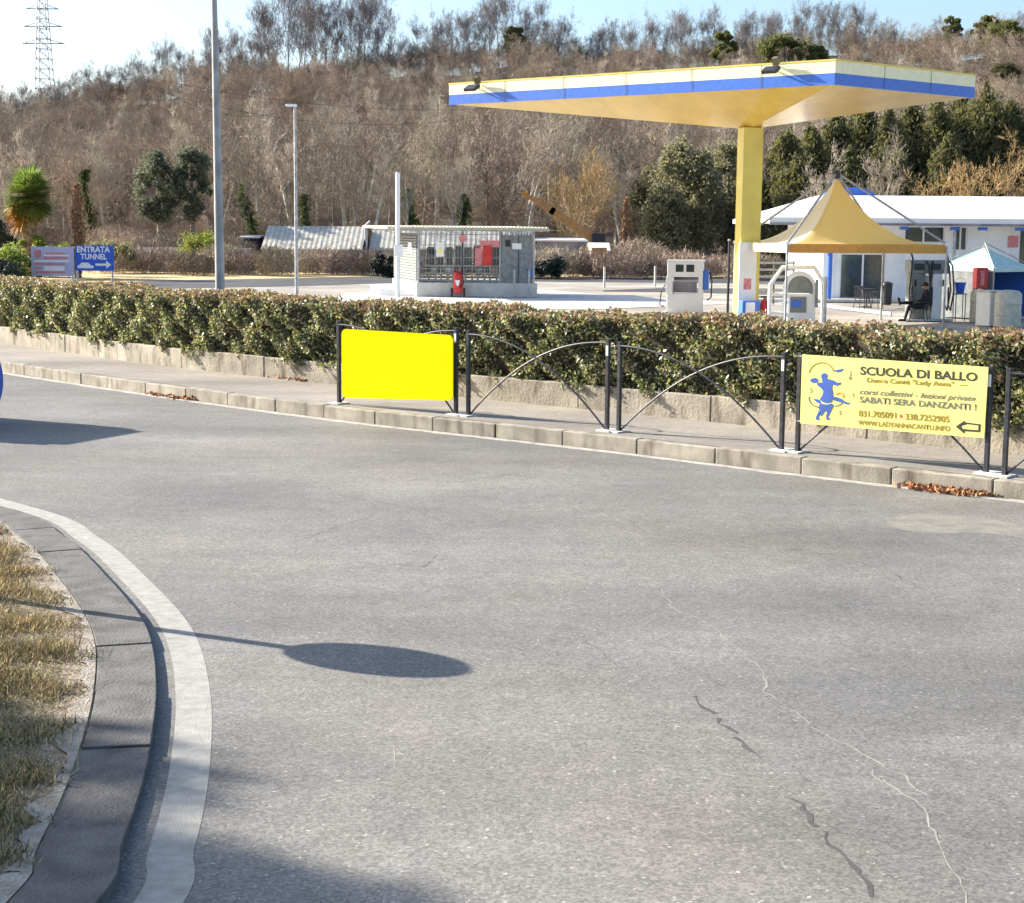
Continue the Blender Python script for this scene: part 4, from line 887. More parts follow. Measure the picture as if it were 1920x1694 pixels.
# ---------------------------------------------------------------- hut with wire cage
def hut():
    FL = G(785, 556, GZ); FR = G(1000, 557.8, GZ); BL = G(738, 541, GZ); dx = (FR-FL).normalized(); W = (FR-FL).length; rz = math.atan2(dx.y, dx.x)
    Dp = 6.2; t = empty('cage_hut', FL, rz, 'grey wire-cage hut with corrugated flat roof on a white concrete base', 'hut')
    zr = D(880, 434, FL.y).z-GZ; sk = -.25  # skew of the side wall
    def q(x, y, z): return Vector((x+sk*y, y, z))
    b = MB(); bt = .62; pl = [q(-.12, -.1, 0), q(W+.15, -.1, 0), q(W+.15, Dp+.1, 0), q(-.12, Dp+.1, 0)]; b.prism([pl[0], pl[1], pl[2], pl[3]], (0, 0, bt)); b.build('concrete_base', 'pale', t, bevel=.02)
    MB().prism([q(-1.6, 1.0, 0), q(-.13, .4, 0), q(-.13, Dp, 0), q(-1.2, Dp, 0)], (0, 0, .28)).build('concrete_step', 'white', t)
    # posts
    for x, y in ((0, 0), (1.95, 0), (3.6, 0), (W, 0), (0, Dp), (W, Dp)):
        MB().tube([q(x, y, bt), q(x, y, zr)], .045, 8).build('post', 'galv', t)
    # left side louvred panels
    b = MB()
    for k in range(16):
        z = bt + .12 + (zr-bt-.3)*k/16; b.prism([q(-.03, .1, z), q(-.09, .1, z-.02), q(-.09, .1, z+.07), q(-.03, .1, z+.10)], Vector((sk*(Dp-.2), Dp-.2, 0)))
    b.build('louvre_wall', 'louv', t)
    MB().prism([q(-.02, .05, bt), q(0, .05, bt), q(0, .05, zr-.1), q(-.02, .05, zr-.1)], Vector((sk*(Dp-.1), Dp-.1, 0))).build('side_panel', 'louv', t)
    for y in (1.2, 4.6): MB().prism([q(-.10, y, bt+1.3), q(-.10, y+.9, bt+1.3), q(-.10, y+.9, bt+1.75), q(-.10, y, bt+1.75)], (-.01, 0, 0)).build('notice', 'white', t)
    # mesh front and back
    def mesh(x0, x1, y, name, step=.13):
        b = MB(); x = x0
        while x <= x1: b.box(q(x, y, (zr+bt)/2+.05), (.014, .014, zr-bt-.15)); x += step
        for k in range(5): z = bt+.1+(zr-bt-.25)*k/4; b.box((( x0+x1)/2+sk*y, y-.012, z), (x1-x0, .012, .02))
        b.build(name, 'galv', t)
    mesh(.06, 3.55, 0, 'wire_mesh'); mesh(.06, W-.06, Dp, 'wire_mesh', .2)
    # grey cabinet doors at the right of the front
    MB().prism([q(3.66, .03, bt), q(W-.05, .03, bt), q(W-.05, .03, zr-.15), q(3.66, .03, zr-.15)], (0, .06, 0)).build('door_panel', 'greyp', t)
    MB().box((4.42, .015, (bt+zr)/2-.1), (.03, .02, zr-bt-.2)).build('door_seam', 'dark', t)
    b = MB()
    for k in range(12): b.box(q(W+.02, .2+(Dp-.4)*k/11, (bt+zr)/2), (.04, .12, zr-bt-.1))
    b.build('side_slats', 'greyp', t)
    MB().box((4.35, .01, bt+1.62), (.42, .02, .26)).build('notice', 'white', t); MB().box((5.0-.05, .01, bt+.45), (.22, .02, .3)).build('pictogram', 'blue', t); MB().box((3.95, .01, bt+1.75), (.22, .02, .3)).build('vent', 'dark', t)
    # roof
    b = MB(); x0, x1 = -1.5, W+.55; n_ = 46
    top = zr+.12
    b.prism([q(x0+.4, -.5, zr), q(x1, -.5, zr), q(x1, Dp+.3, zr+.02), q(x0+.4, Dp+.3, zr+.02)], (0, 0, .06)); b.build('roof_frame', 'galv', t)
    b = MB()
    for k in range(n_):
        xa = x0 + (x1-x0)*k/n_; xb = xa + (x1-x0)/n_*.55; b.prism([q(xa, -.65, top-.05), q(xb, -.65, top-.05), q(xb, -.65, top+.08), q(xa, -.65, top+.08)], Vector((sk*(Dp+1.1), Dp+1.1, .05)))
    b.prism([q(x0, -.6, top-.055), q(x1, -.6, top-.055), q(x1, Dp+.4, top), q(x0, Dp+.4, top)], (0, 0, .04)); b.build('corrugated_roof', 'cream', t)
    # equipment: pipes, meters
    b = MB()
    for k in range(7): x = .4+.55*k; b.tube([(x, .8, bt), (x, .8, bt+.35+.2*(k % 3)), (x+.3, .8, bt+.35+.2*(k % 3)), (x+.3, .8, bt)], .05, 8)
    b.tube([(.2, .7, bt+.72), (3.6, .7, bt+.72)], .045, 8); b.tube([(.2, .6, bt+.4), (4, .6, bt+.4)], .035, 8); b.build('pipework', 'cream', t)
    for k in range(5):
        x = .6+.68*k; MB().lathe((x, .95, bt+.3), [(.03, 0), (.16, .03), (.19, .18), (.15, .33), (.03, .37)], 14).build('pressure_vessel', ['cream', 'white', 'shrubd', 'galv', 'cream'][k] if k != 2 else 'louv', t, smooth=True)
    b = MB(); b.tube([(4.25, -.35, 0), (4.25, -.35, bt+.62), (4.9, -.35, bt+.62), (4.9, -.35, 0)], .05, 8); b.build('guard_hoop', 'galv', t, smooth=True)
    b = MB(); b.tube([(1.95, -.05, bt), (1.95, -.05, zr-.2)], .03, 6); b.build('conduit', 'dark', t)
    MB().tube([(1.95, -.09, zr-.32), (1.95, -.07, zr-.32)], .17, 16).build('round_sign', 'pink', t)
    yb = MB().box((.95, -.04, bt+1.45), (.36, .02, .62)).build('warning_sign', 'white', t); MB().prism([(.80, -.055, bt+1.3), (1.10, -.055, bt+1.3), (.95, -.055, bt+1.6)], (0, .004, 0)).build('warning_triangle', 'bannery', yb)
    MB().box((3.05, -.12, bt+1.2), (.42, .22, .85)).build('red_cabinet', 'red', t, bevel=.02); MB().box((3.15, -.14, bt+1.72), (.85, .03, .3)).build('red_notice', 'pink', t); MB().box((2.65, -.05, bt+1.15), (.3, .03, .8)).build('faded_notice', 'pink', t)
    MB().box((.55, .4, bt+1.35), (.28, .2, .2)).build('junction_box', 'dark', t)
    # translucent-looking grey back panels
    b = MB()
    for k in range(8): b.box((.45+.42*k, 1.4, bt+1.0), (.33, .05, 1.1+.15*(k % 2)))
    b.build('back_panel', 'louv', t)
    return t, FL
hutt, HFL = hut()
p = D(746, 530, 70.5); t = empty('vent_pole', (p.x, 70.5, GZ), 0, 'white vent pole standing at the left corner of the hut', 'pole'); zt = hgt(744, 328, 70.5)-GZ
MB().tube([(0, 0, 0), (0, 0, zt)], .10, 12).build('tube', 'white', t, smooth=True); MB().lathe((0, 0, zt), [(.115, 0), (.115, .05), (.05, .1)], 12).build('cap', 'white', t); MB().box((.05, -.12, hgt(750, 470, 70.5)-GZ), (.36, .02, .5)).build('notice_plate', 'white', t)
# wheeled extinguisher
p = G(860, 556, GZ); t = empty('wheeled_extinguisher', (p.x, p.y-.9, GZ), 0, 'big red wheeled fire extinguisher in front of the hut', 'fire extinguisher')
MB().lathe((0, 0, .15), [(.05, 0), (.2, .04), (.22, .12), (.22, .82), (.17, .93), (.06, .98), (.06, 1.04)], 18).build('cylinder', 'red', t, smooth=True)
for s in (-1, 1): MB().tube([(s*.24, .1, .2), (s*.31, .1, .2)], .2, 16).build('wheel', 'black', t)
b = MB(); b.tube([(-.16, .12, .9), (-.16, .14, 1.28), (.16, .14, 1.28), (.16, .12, .9)], .025, 8); b.build('handle', 'dark', t); MB().tube([(0, -.1, 1.1), (.2, -.25, 1.0), (.24, -.2, .6), (.1, -.25, .4)], .025, 8).build('hose', 'dark', t); MB().prism([(-.12, -.235, .75), (.1, -.235, .75), (.02, -.235, .5), (-.05, -.235, .5)], (0, .01, 0)).build('label_plate', 'white', t)
# short posts
for i, (px, py) in enumerate(((1133, 540), (1228, 538))):
    p = G(px, py, GZ); o = MB().cyl((p.x, p.y, GZ), .06, 1.1, 10).build('short_post', 'pale', None, smooth=True); tag(o, ['thin pale post standing alone right of the hut', 'thin pale post just left of the white pump'][i], 'post')

# ---------------------------------------------------------------- station canopy
def canopy():
    Z = 4.4
    def fd(px, py):  # depth where the sight line reaches soffit-edge height
        r = ray(px, py); return C0 + r*(Z/r.z)
    A = fd(842, 197); B = fd(1565, 159); Cc = fd(1827, 184); Dd = A+Cc-B
    apex = D(1404, 243, 53); base = Vector((apex.x+.12, 53, GZ))
    t = empty('station_canopy', base, 0, 'yellow station canopy with cream and blue fascia on one square column', 'canopy'); o_ = Vector(base)
    A, B, Cc, Dd, apex = [v-o_ for v in (A, B, Cc, Dd, apex)]
    hb = .34; ht = .36; ring_ = [A, B, Cc, Dd]; ctr = (A+B+Cc+Dd)/4
    def fascia(z0, z1, out, name, m):
        b = MB()
        P = [p + (p-ctr).normalized()*out for p in ring_]
        for i in range(4):
            a, c = P[i], P[(i+1) % 4]; up0 = Vector((0, 0, z0)); up1 = Vector((0, 0, z1)); inn = [(ctr-q).normalized()*.12 for q in (a, c)]
            b.add([a+up0, c+up0, c+up1, a+up1, a+inn[0]+up0, c+inn[1]+up0, c+inn[1]+up1, a+inn[0]+up1], [(0, 1, 2, 3), (4, 7, 6, 5), (3, 2, 6, 7), (0, 4, 5, 1)])
        return b.build(name, m, t)
    fascia(0, hb, 0, 'blue_band', 'blue'); fascia(hb, hb+ht, .004, 'cream_band', 'canopyy')
    fascia(hb+ht, hb+ht+.05, .03, 'rim', 'coly')
    b = MB(); tp = [p+Vector((0, 0, hb+ht-.1)) for p in ring_]; b.add(tp, [(0, 1, 2, 3)]); b.build('roof_deck', 'galv', t)
    # seams on the fascia
    b = MB()
    for i in range(2):
        a, c = ring_[i], ring_[i+1]; nseg = 6 if i == 0 else 3; dr = (c-a).normalized(); out = (a+c)/2-ctr; nn = Vector((dr.y, -dr.x, 0)); nn = nn if nn.dot(out) > 0 else -nn
        for k in range(1, nseg):
            q = a.lerp(c, k/nseg)+nn*.012; b.prism([q-dr*.008, q+dr*.008, q+dr*.008+Vector((0, 0, hb+ht)), q-dr*.008+Vector((0, 0, hb+ht))], nn*.004)
    b.build('panel_seams', 'ink2', t)
    # soffit: inverted shallow pyramid to the column, cladding boards
    b = MB(); nb = 14; low = [p*.985+ctr*.015+Vector((0, 0, .01)) for p in ring_]
    for i in range(4):
        a, c = low[i], low[(i+1) % 4]
        b.add([a, c, apex], [(0, 1, 2)])
    b.build('soffit', 'soffit', t)
    # column: yellow upper, white clad lower front
    cw = .68; ch = apex.z
    rzc = radians(14); Mr = Matrix.Rotation(rzc, 3, 'Z')
    col_ = MB(); col_.box((apex.x*.5, apex.y*.0+.0, ch/2+.02), (cw, cw*.8, ch+.06), M_=Mr); co_ = col_.build('column', 'coly', t, bevel=.01)
    cl = MB(); cl.box(Mr @ Vector((-.10, -cw*.4-.03, 1.3)) + Vector((apex.x*.5, 0, 0)), (.60, .05, 2.6), M_=Mr); cld = cl.build('white_cladding', 'white', t)
    MB().box(Mr @ Vector((-.10, -cw*.4-.06, 1.25)) + Vector((apex.x*.5, 0, 0)), (.26, .008, .36), M_=Mr).build('notice', 'pink', cld)
    # lamps on the front fascia
    dr = (B-A).normalized(); nn = Vector((dr.y, -dr.x, 0)); nn = nn if nn.dot(A-ctr) > 0 else -nn
    for f in (.095, .873):
        q = A.lerp(B, f) + Vector((0, 0, hb+ht*.35)); lm = MB()
        lm.tube([q+nn*.02, q+nn*.32+Vector((0, 0, .12))], .03, 8); lm.tube([q+Vector((0, 0, .18))+nn*.02, q+nn*.3+Vector((0, 0, .14))], .02, 6); br = lm.build('lamp_bracket', 'coly', t)
        hd = MB(); Mx = Matrix((dr, nn, Vector((0, 0, 1)))).transposed() @ Matrix.Rotation(radians(-28), 3, 'X'); hd.box(q+nn*.48+Vector((0, 0, .02)), (.5, .34, .12), M_=Mx); hd.build('floodlight', 'steel', br, bevel=.02)
        hd = MB(); hd.box(q+nn*.20+Vector((0, 0, .3)), (.16, .16, .24), M_=Mx); hd.build('ballast_box', 'olive', br)
    return base, Mr, cw, apex
cb, Mr, cw, apex = canopy()
ax = cb.x + apex.x*.5
# blue box and extinguisher at the column foot
q = Vector((ax, cb.y, GZ)) + Mr @ Vector((-.12, -.62, 0)); t = empty('paper_dispenser', q, radians(14), 'blue box with white poster standing against the column foot', 'box')
MB().box((0, 0, .36), (.62, .32, .72)).build('cabinet', 'blue', t, bevel=.02); MB().box((-.04, -.165, .42), (.32, .008, .5)).build('poster', 'white', t); MB().box((-.02, -.171, .26), (.26, .004, .16)).build('poster_print', 'pink', t)
q = Vector((ax, cb.y, GZ)) + Mr @ Vector((.52, -.30, .08)); t = empty('fire_extinguisher', q, 0, 'red fire extinguisher hanging at the right side of the column', 'fire extinguisher')
MB().lathe((0, 0, 0), [(.08, 0), (.13, .04), (.13, .52), (.09, .62), (.03, .66), (.03, .72)], 16).build('cylinder', 'red', t, smooth=True); MB().tube([(0, 0, .7), (.15, -.05, .66), (.17, -.05, .3)], .02, 8).build('hose', 'dark', t); MB().box((-.02, 0, .75), (.2, .04, .05)).build('handle', 'dark', t)
MB().box((0, .05, -.02), (.2, .2, .05)).build('bracket', 'dark', t)
# thin mast of the hidden sign
p = G(1364, 592, GZ); t = empty('thin_mast', (p.x, p.y, GZ), 0, 'thin grey mast standing left of the canopy column', 'pole'); MB().tube([(0, 0, 0), (0, 0, hgt(1364, 452, p.y)-GZ)], [.05, .04], 10).build('tube', 'steel', t, smooth=True); MB().lathe((0, 0, hgt(1364, 452, p.y)-GZ), [(.06, 0), (.06, .04), (.02, .07)], 10).build('cap', 'galv', t)

# fuel pump left of the column
p = G(1284, 588, GZ); t = empty('fuel_pump', (p.x, p.y, GZ), radians(-10), 'white fuel pump with two small displays and blue side, left of the column', 'fuel pump')
MB().box((0, 0, .36), (1.28, .62, .72)).build('base_cabinet', 'white', t, bevel=.02); MB().box((0, .02, .03), (1.5, .9, .06)).build('plinth', 'pale', t)
for s in (-1, 1): MB().box((s*.56 - (.0), 0, 1.02), (.16 if s > 0 else .24, .6, .6)).build('pillar', 'white', t, bevel=.01)
MB().box((0, 0, 1.60), (1.28, .62, .56)).build('head', 'white', t, bevel=.02); MB().box((0, 0, 1.90), (1.36, .7, .05)).build('top_cap', 'white', t)
for x in (-.2, .18): h_ = MB().box((x, -.315, 1.63), (.28, .012, .26)).build('display', 'dark', t); MB().box((x, -.323, 1.63), (.2, .006, .18)).build('display_glass', 'glass', h_)
MB().box((.74, -.02, 1.22), (.2, .5, .72)).build('blue_side_housing', 'blue', t, bevel=.05); MB().box((-.05, .1, .95), (.9, .3, .38)).build('inner_panel', 'shedw', t)
for x in (.70,): MB().tube([(x+.16, -.1, 1.5), (x+.26, -.2, 1.2), (x+.24, -.2, .6), (x+.1, -.1, .5)], .025, 8).build('hose', 'dark', t)
MB().tube([(-.68, -.1, 1.1), (-.85, -.2, .8), (-.9, -.2, .3), (-.75, -.1, .25)], .025, 8).build('hose', 'dark', t)

# white hooped cabinet right of the column
d = 51.6; p = G(1492, 607, GZ); t = empty('service_station_unit', (p.x, p.y, GZ), radians(-8), 'white tubular hoop frame around an arch-topped cabinet right of the column', 'service unit')
s_ = p.y/FPX; hw = 50*s_
def hoop(y, name):
    pts = [(-hw, y, 0), (-hw, y, 1.25), (-hw*.55, y, 1.82), (hw*.62, y, 1.82), (hw, y, 1.3), (hw, y, 0)]; MB().tube(pts, .065, 10).build(name, 'white', t, smooth=True)
hoop(-.5, 'front_hoop'); hoop(.6, 'rear_hoop')
b = MB(); b.tube([(-hw, -.5, .95), (hw*.45, -.5, .95)], .055, 8); b.tube([(-hw, -.5, .35), (-hw*.3, -.5, .35)], .045, 8); b.tube([(-hw, -.5, 1.0), (-hw, .6, 1.0)], .05, 8); b.tube([(hw, -.5, 1.0), (hw, .6, 1.0)], .05, 8); b.tube([(-hw*.3, -.5, 0), (-hw*.3, -.5, .95)], .05, 8); b.build('rails', 'white', t, smooth=True)
b = MB(); arc = [(.52*cos(a)+.08, -.28, 1.18+.52*sin(a)) for a in [pi*k/14 for k in range(15)]]; b.prism([(.6, -.28, .1)]+arc+[(-.44, -.28, .1)], (0, .5, 0)); cabn = b.build('cabinet', 'white', t)
b = MB(); arc = [(.40*cos(a)+.1, -.29, 1.15+.40*sin(a)) for a in [pi*k/14 for k in range(15)]]; b.prism([(.5, -.29, .98)]+arc+[(-.3, -.29, .98)], (0, .01, 0)); b.build('arched_window', 'louv', t)
MB().box((.0, -.3, .62), (.62, .02, .5)).build('instruction_plate', 'louv', t); MB().box((-.02, -.315, .66), (.34, .01, .22)).build('plate_print', 'blue', t)
MB().box((.62, -.36, 1.0), (.1, .1, .9)).build('hose_reel', 'greyp', t); MB().tube([(hw+.02, -.55, 0), (hw+.02, -.55, 1.55)], .05, 8).build('side_post', 'galv', t)

# yellow tent
FLt = Vector((8.45, 49.7)); FRt = Vector((13.55, 50.6)); RRt = Vector((12.55, 54.8)); RLt = Vector((7.45, 54.0)); ez = 2.18-GZ
t = empty('yellow_tent', ((FLt+FRt+RRt+RLt)/4).to_3d()+Vector((0, 0, GZ)), 0, 'yellow peaked tent with left side coloured pale for sunlight, outer ridge poles and hanging valance', 'tent'); o2 = Vector(t.location).xy
co4 = [c-o2 for c in (FLt, FRt, RRt, RLt)]; apz = hgt(1570, 326, 52.2)-GZ; apx = D(1570, 326, 52.2).x-o2.x; ap = Vector((apx, 0, apz))
def peaked(t, co4, ez, ap, m, mval, vh, sag=1.9, name='canvas', side=None):
    b = MB(); n_ = 14; k_ = 12; per = []
    for i in range(4):
        for k in range(k_): per.append(co4[i].lerp(co4[(i+1) % 4], k/k_))
    N = len(per); vs = []
    for r in range(n_+1):
        u = r/n_
        for j, p in enumerate(per):
            kk = (j % k_)/k_; edge = sin(pi*kk)
            q = Vector((ap.x*(u), ap.y*u)) + p*(1-u)
            h = u**(sag); hz = (ez + (ap.z-.12-ez)*h) - .05*edge*sin(pi*min(1, u*1.15))*(1-u)
            q = q*(1) ; vs.append((q.x, q.y, hz))
    fs = [(r*N+j, r*N+(j+1) % N, (r+1)*N+(j+1) % N, (r+1)*N+j) for r in range(n_) for j in range(N)]
    b.add(vs, fs)
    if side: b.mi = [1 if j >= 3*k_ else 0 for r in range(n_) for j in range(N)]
    o = b.build(name, [m, side] if side else m, t); o.data.polygons.foreach_set('use_smooth', [True]*len(o.data.polygons))
    b = MB()
    for i in range(4):
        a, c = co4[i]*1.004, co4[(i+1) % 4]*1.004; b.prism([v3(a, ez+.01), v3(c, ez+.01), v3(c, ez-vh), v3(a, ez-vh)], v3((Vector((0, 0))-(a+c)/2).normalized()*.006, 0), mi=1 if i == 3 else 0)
    b.build('valance', [mval, side] if side else mval, t)
peaked(t, co4, ez, ap, 'tent', 'tentd', .27, sag=2.4, side='tentsunlit')
for c in co4:
    MB().tube([v3(c*1.01, 0), v3(c*1.01, ez+.03)], .035, 8).build('leg', 'galv', t); MB().tube([v3(c*1.01, ez+.02), Vector((ap.x, ap.y, ap.z+.03))], .035, 8).build('ridge_pole', 'galv', t); MB().box((c.x*1.01, c.y*1.01, ez+.02), (.12, .12, .10)).build('corner_joint', 'white', t)
MB().lathe((ap.x, ap.y, ap.z-.16), [(.10, 0), (.12, .1), (.12, .2), (.05, .26)], 12).build('crown_cap', 'steel', t)
ez2 = 0
# small green-white tent
c_ = D(1845, 500, 57); t = empty('small_tent', (c_.x, 57, GZ), radians(40), 'small tent with pale green roof and blue side walls at right', 'tent'); W4 = [Vector((-1.2, -1.2)), Vector((1.2, -1.2)), Vector((1.2, 1.2)), Vector((-1.2, 1.2))]; ez3 = hgt(1800, 503, 56)-GZ
peaked(t, W4, ez3, Vector((0, 0, hgt(1850, 458, 57)-GZ)), 'greenw', 'greenw', .12, sag=1.05)
for c in W4: MB().tube([v3(c, 0), v3(c, ez3)], .03, 8).build('leg', 'galv', t); MB().tube([v3(c*1.03, ez3+.03), (0, 0, hgt(1850, 456, 57)-GZ)], .02, 6).build('roof_pole', 'galv', t)
MB().box((-1.18, 0, ez3/2-.05), (.02, 2.3, ez3-.15)).build('side_wall', 'greyp', t); MB().box((1.18, 0, ez3/2-.05), (.02, 2.3, ez3-.15)).build('side_wall', 'blue', t); MB().box((0, 1.18, ez3/2-.05), (2.3, .02, ez3-.15)).build('back_wall', 'greyp', t)
c_ = D(1838, 522, 55.4); t = empty('tool_cabinet', (c_.x, 55.4, GZ), .2, 'red cabinet on legs under the small green tent', 'cabinet'); zc = c_.z-GZ; MB().box((0, 0, zc), (.42, .3, .72)).build('body', 'red', t, bevel=.02); MB().box((0, -.155, zc), (.14, .01, .5)).build('panel', 'pink', t)
for sx in (-1, 1): MB().box((sx*.17, 0, (zc-.36)/2), (.05, .25, zc-.36)).build('leg', 'dark', t)
# blue bucket on a stand
c_ = D(1800, 541, 54.6); t = empty('bucket', (c_.x, 54.6, c_.z-.17), 0, 'bright blue plastic bucket between the tents', 'bucket'); MB().lathe((0, 0, 0), [(.13, 0), (.19, .34), (.205, .34), (.205, .37), (.17, .36)], 18).build('pail', 'blued', t, smooth=True); MB().tube([(.19*cos(a), 0, .36+.16*sin(a)) for a in [pi*k/8 for k in range(9)]], .008, 6).build('handle', 'galv', t)
t2 = empty('stool', (c_.x, 54.6, GZ), 0, 'small grey stand carrying the blue bucket', 'stool'); hh = c_.z-.17-GZ; MB().box((0, 0, hh-.02), (.4, .4, .036)).build('top', 'greyp', t2)
for sx in (-1, 1):
    for sy in (-1, 1): MB().box((sx*.16, sy*.16, (hh-.04)/2), (.03, .03, hh-.04)).build('leg', 'greyp', t2)
# cream tanks and barrels at right
for (px, py, r, h, lb, m) in ((1832, 604, .26, 1.02, 'narrow cream barrel, leftmost of the three cream containers', 'cream'), (1888, 614, .42, 1.12, 'wide cream round tank, rightmost of the three cream containers', 'cream')):
    p = G(px, py, GZ); t = empty('barrel', (p.x, p.y, GZ), 0, lb, 'barrel'); MB().lathe((0, 0, 0), [(r*.9, 0), (r, .04), (r*.98, h*.33), (r*1.02, h*.34), (r*1.02, h*.37), (r*.98, h*.38), (r*.98, h*.66), (r*1.02, h*.67), (r*1.02, h*.7), (r, h*.72), (r*.98, h*.95), (r*.85, h)], 26).build('drum', m, t, smooth=True); MB().lathe((0, 0, h), [(r*.8, -.01), (r*.8, .03), (r*.3, .06)], 20).build('lid', m, t)
p = G(1856, 611, GZ); t = empty('waste_container', (p.x, p.y, GZ), radians(25), 'square cream container with sloping front between the two round ones', 'container'); MB().prism([(-.30, -.3, 0), (.30, -.3, 0), (.36, -.36, 1.08), (-.36, -.36, 1.08)], (0, .66, 0)).build('tub', 'tentw', t, bevel=.02); MB().box((0, 0, 1.11), (.76, .78, .06)).build('lid', 'cream', t, bevel=.02)

# fuel dispenser under the yellow tent
p = G(1738, 602, GZ); t = empty('fuel_pump', (p.x, p.y+.3, GZ), radians(8), 'tall grey-white fuel pump, darkened for tent shade, with black hoses behind the seated person', 'fuel pump'); hp = hgt(1738, 487, p.y)-GZ
MB().box((0, 0, .03), (1.7, .8, .06)).build('plinth', 'pale', t); MB().box((-.38, 0, hp*.40), (.5, .5, hp*.74)).build('cabinet', 'louv', t, bevel=.02); MB().box((.30, 0, hp*.40), (.34, .5, hp*.74)).build('cabinet', 'white', t, bevel=.02); MB().box((-.03, .05, hp*.38), (.3, .4, hp*.7)).build('nozzle_bay', 'cream', t)
MB().box((0, 0, hp*.88), (1.36, .55, hp*.22)).build('head', 'greyp', t, bevel=.02)  # head and left cabinet coloured darker for the shade under the tent
for x in (-.38, .2): MB().box((x, -.28, hp*.88), (.36, .02, .22)).build('display', 'dark', t)
for x, sg in ((-.62, -1), (-.15, 1), (.1, -1), (.56, 1), (.68, 1)): MB().tube([(x, -.25, hp*.98), (x+.06*sg, -.4, hp*.9), (x+.14*sg, -.42, hp*.5), (x+.06*sg, -.38, .35), (x, -.3, .55), (x, -.28, hp*.55)], .028, 8).build('hose', 'dark', t, smooth=True)
for x in (-.5, .75): MB().tube([(x, 0, hp*.99), (x-.1, 0, hp*1.14)], .03, 6).build('mast', 'dark', t)
for x in (-.55, .5): MB().box((x, -.34, hp*.62), (.09, .12, .22)).build('nozzle', 'dark', t)

# chair helper and seated person
def chair(loc, rz, label, m='dark', group=None):
    t = empty('plastic_chair', loc, rz, label, 'chair', group)
    MB().box((0, 0, .43), (.46, .46, .035)).build('seat', m, t, bevel=.01)
    Mb = Matrix.Rotation(radians(-14), 3, 'X'); b = MB(); b.box((0, .27, .86), (.44, .03, .1), M_=Mb)
    for x in (-.17, -.085, 0, .085, .17): b.box((x, .235, .65), (.045, .022, .42), M_=Mb)
    b.build('backrest', m, t)
    for sx in (-1, 1):
        MB().box((sx*.245, 0, .66), (.05, .44, .03)).build('armrest', m, t)
        for sy in (-1, 1): MB().tube([(sx*.20, sy*.19, .42), (sx*.25, sy*.25, 0)], [.022, .016], 8).build('leg', m, t)
        MB().tube([(sx*.23, -.2, .43), (sx*.245, -.2, .65)], .015, 6).build('arm_support', m, t)
    return t
p = G(1720, 603, GZ); pc = Vector((p.x, p.y-.15, GZ)); ch = chair(pc, radians(100), 'black plastic armchair under the seated person')
ch.rotation_euler[2] = radians(90)   # back to the right, front to the left
# local frame for the person: facing -X
t = empty('person', pc, 0, 'person in dark clothes and cap, slouched with crossed legs on a black chair', 'person')
def skin(name, verts, edges, radii, m, parent, root=0, sub=2):
    me = bpy.data.meshes.new(name); me.from_pydata(verts, edges, []); me.materials.append(M[m]); o = bpy.data.objects.new(name, me); col.objects.link(o); o.parent = parent
    sk = o.modifiers.new('skin', 'SKIN'); sk.use_smooth_shade = True
    for i, r in enumerate(radii): v = me.skin_vertices[0].data[i]; v.radius = (r, r) if not isinstance(r, tuple) else r; v.use_root = (i == root)
    s = o.modifiers.new('sub', 'SUBSURF'); s.levels = sub; s.render_levels = sub; return o
# pelvis back near chair back; facing -x
bv = [(.10, 0, .53), (.17, 0, .70), (.21, 0, .88), (.22, 0, .99), (.20, 0, 1.08),                 # 0-4 spine/neck
      (.20, -.17, .97), (.16, -.24, .72), (-.02, -.20, .66),                                  # 5-7 near arm
      (.20, .17, .97), (.16, .24, .72), (-.02, .20, .66),                                     # 8-10 far arm
      (.06, -.10, .51), (-.36, -.08, .52), (-.46, -.02, .10), (-.46, -.02, .05), (-.62, -.02, .03), # 11-15 near leg planted
      (.06, .10, .52), (-.34, .04, .63), (-.62, -.10, .62), (-.66, -.11, .60), (-.72, -.12, .74)]   # 16-20 far leg crossed over
be = [(0, 1), (1, 2), (2, 3), (3, 4), (3, 5), (5, 6), (6, 7), (3, 8), (8, 9), (9, 10), (0, 11), (11, 12), (12, 13), (13, 14), (14, 15), (0, 16), (16, 17), (17, 18), (18, 19), (19, 20)]
br = [.15, .14, .155, .09, .055, .07, .05, .038, .07, .05, .038, .10, .07, .05, .045, .035, .10, .07, .05, .045, .035]
body = skin('body', bv, be, br, 'cloth', t)
hd = [(.20, 0, 1.07), (.19, 0, 1.13), (.17, 0, 1.19), (.17, 0, 1.25), (.075, 0, 1.165)]
he = skin('head', hd, [(0, 1), (1, 2), (2, 3), (2, 4)], [.05, .07, .088, .06, .014], 'skin', t)
MB().lathe((.18, 0, 1.19), [(.112, 0), (.116, .05), (.09, .11), (.03, .135)], 18).build('cap', 'hair', t, smooth=True); MB().box((.075, 0, 1.205), (.10, .15, .015)).build('cap_brim', 'hair', t)
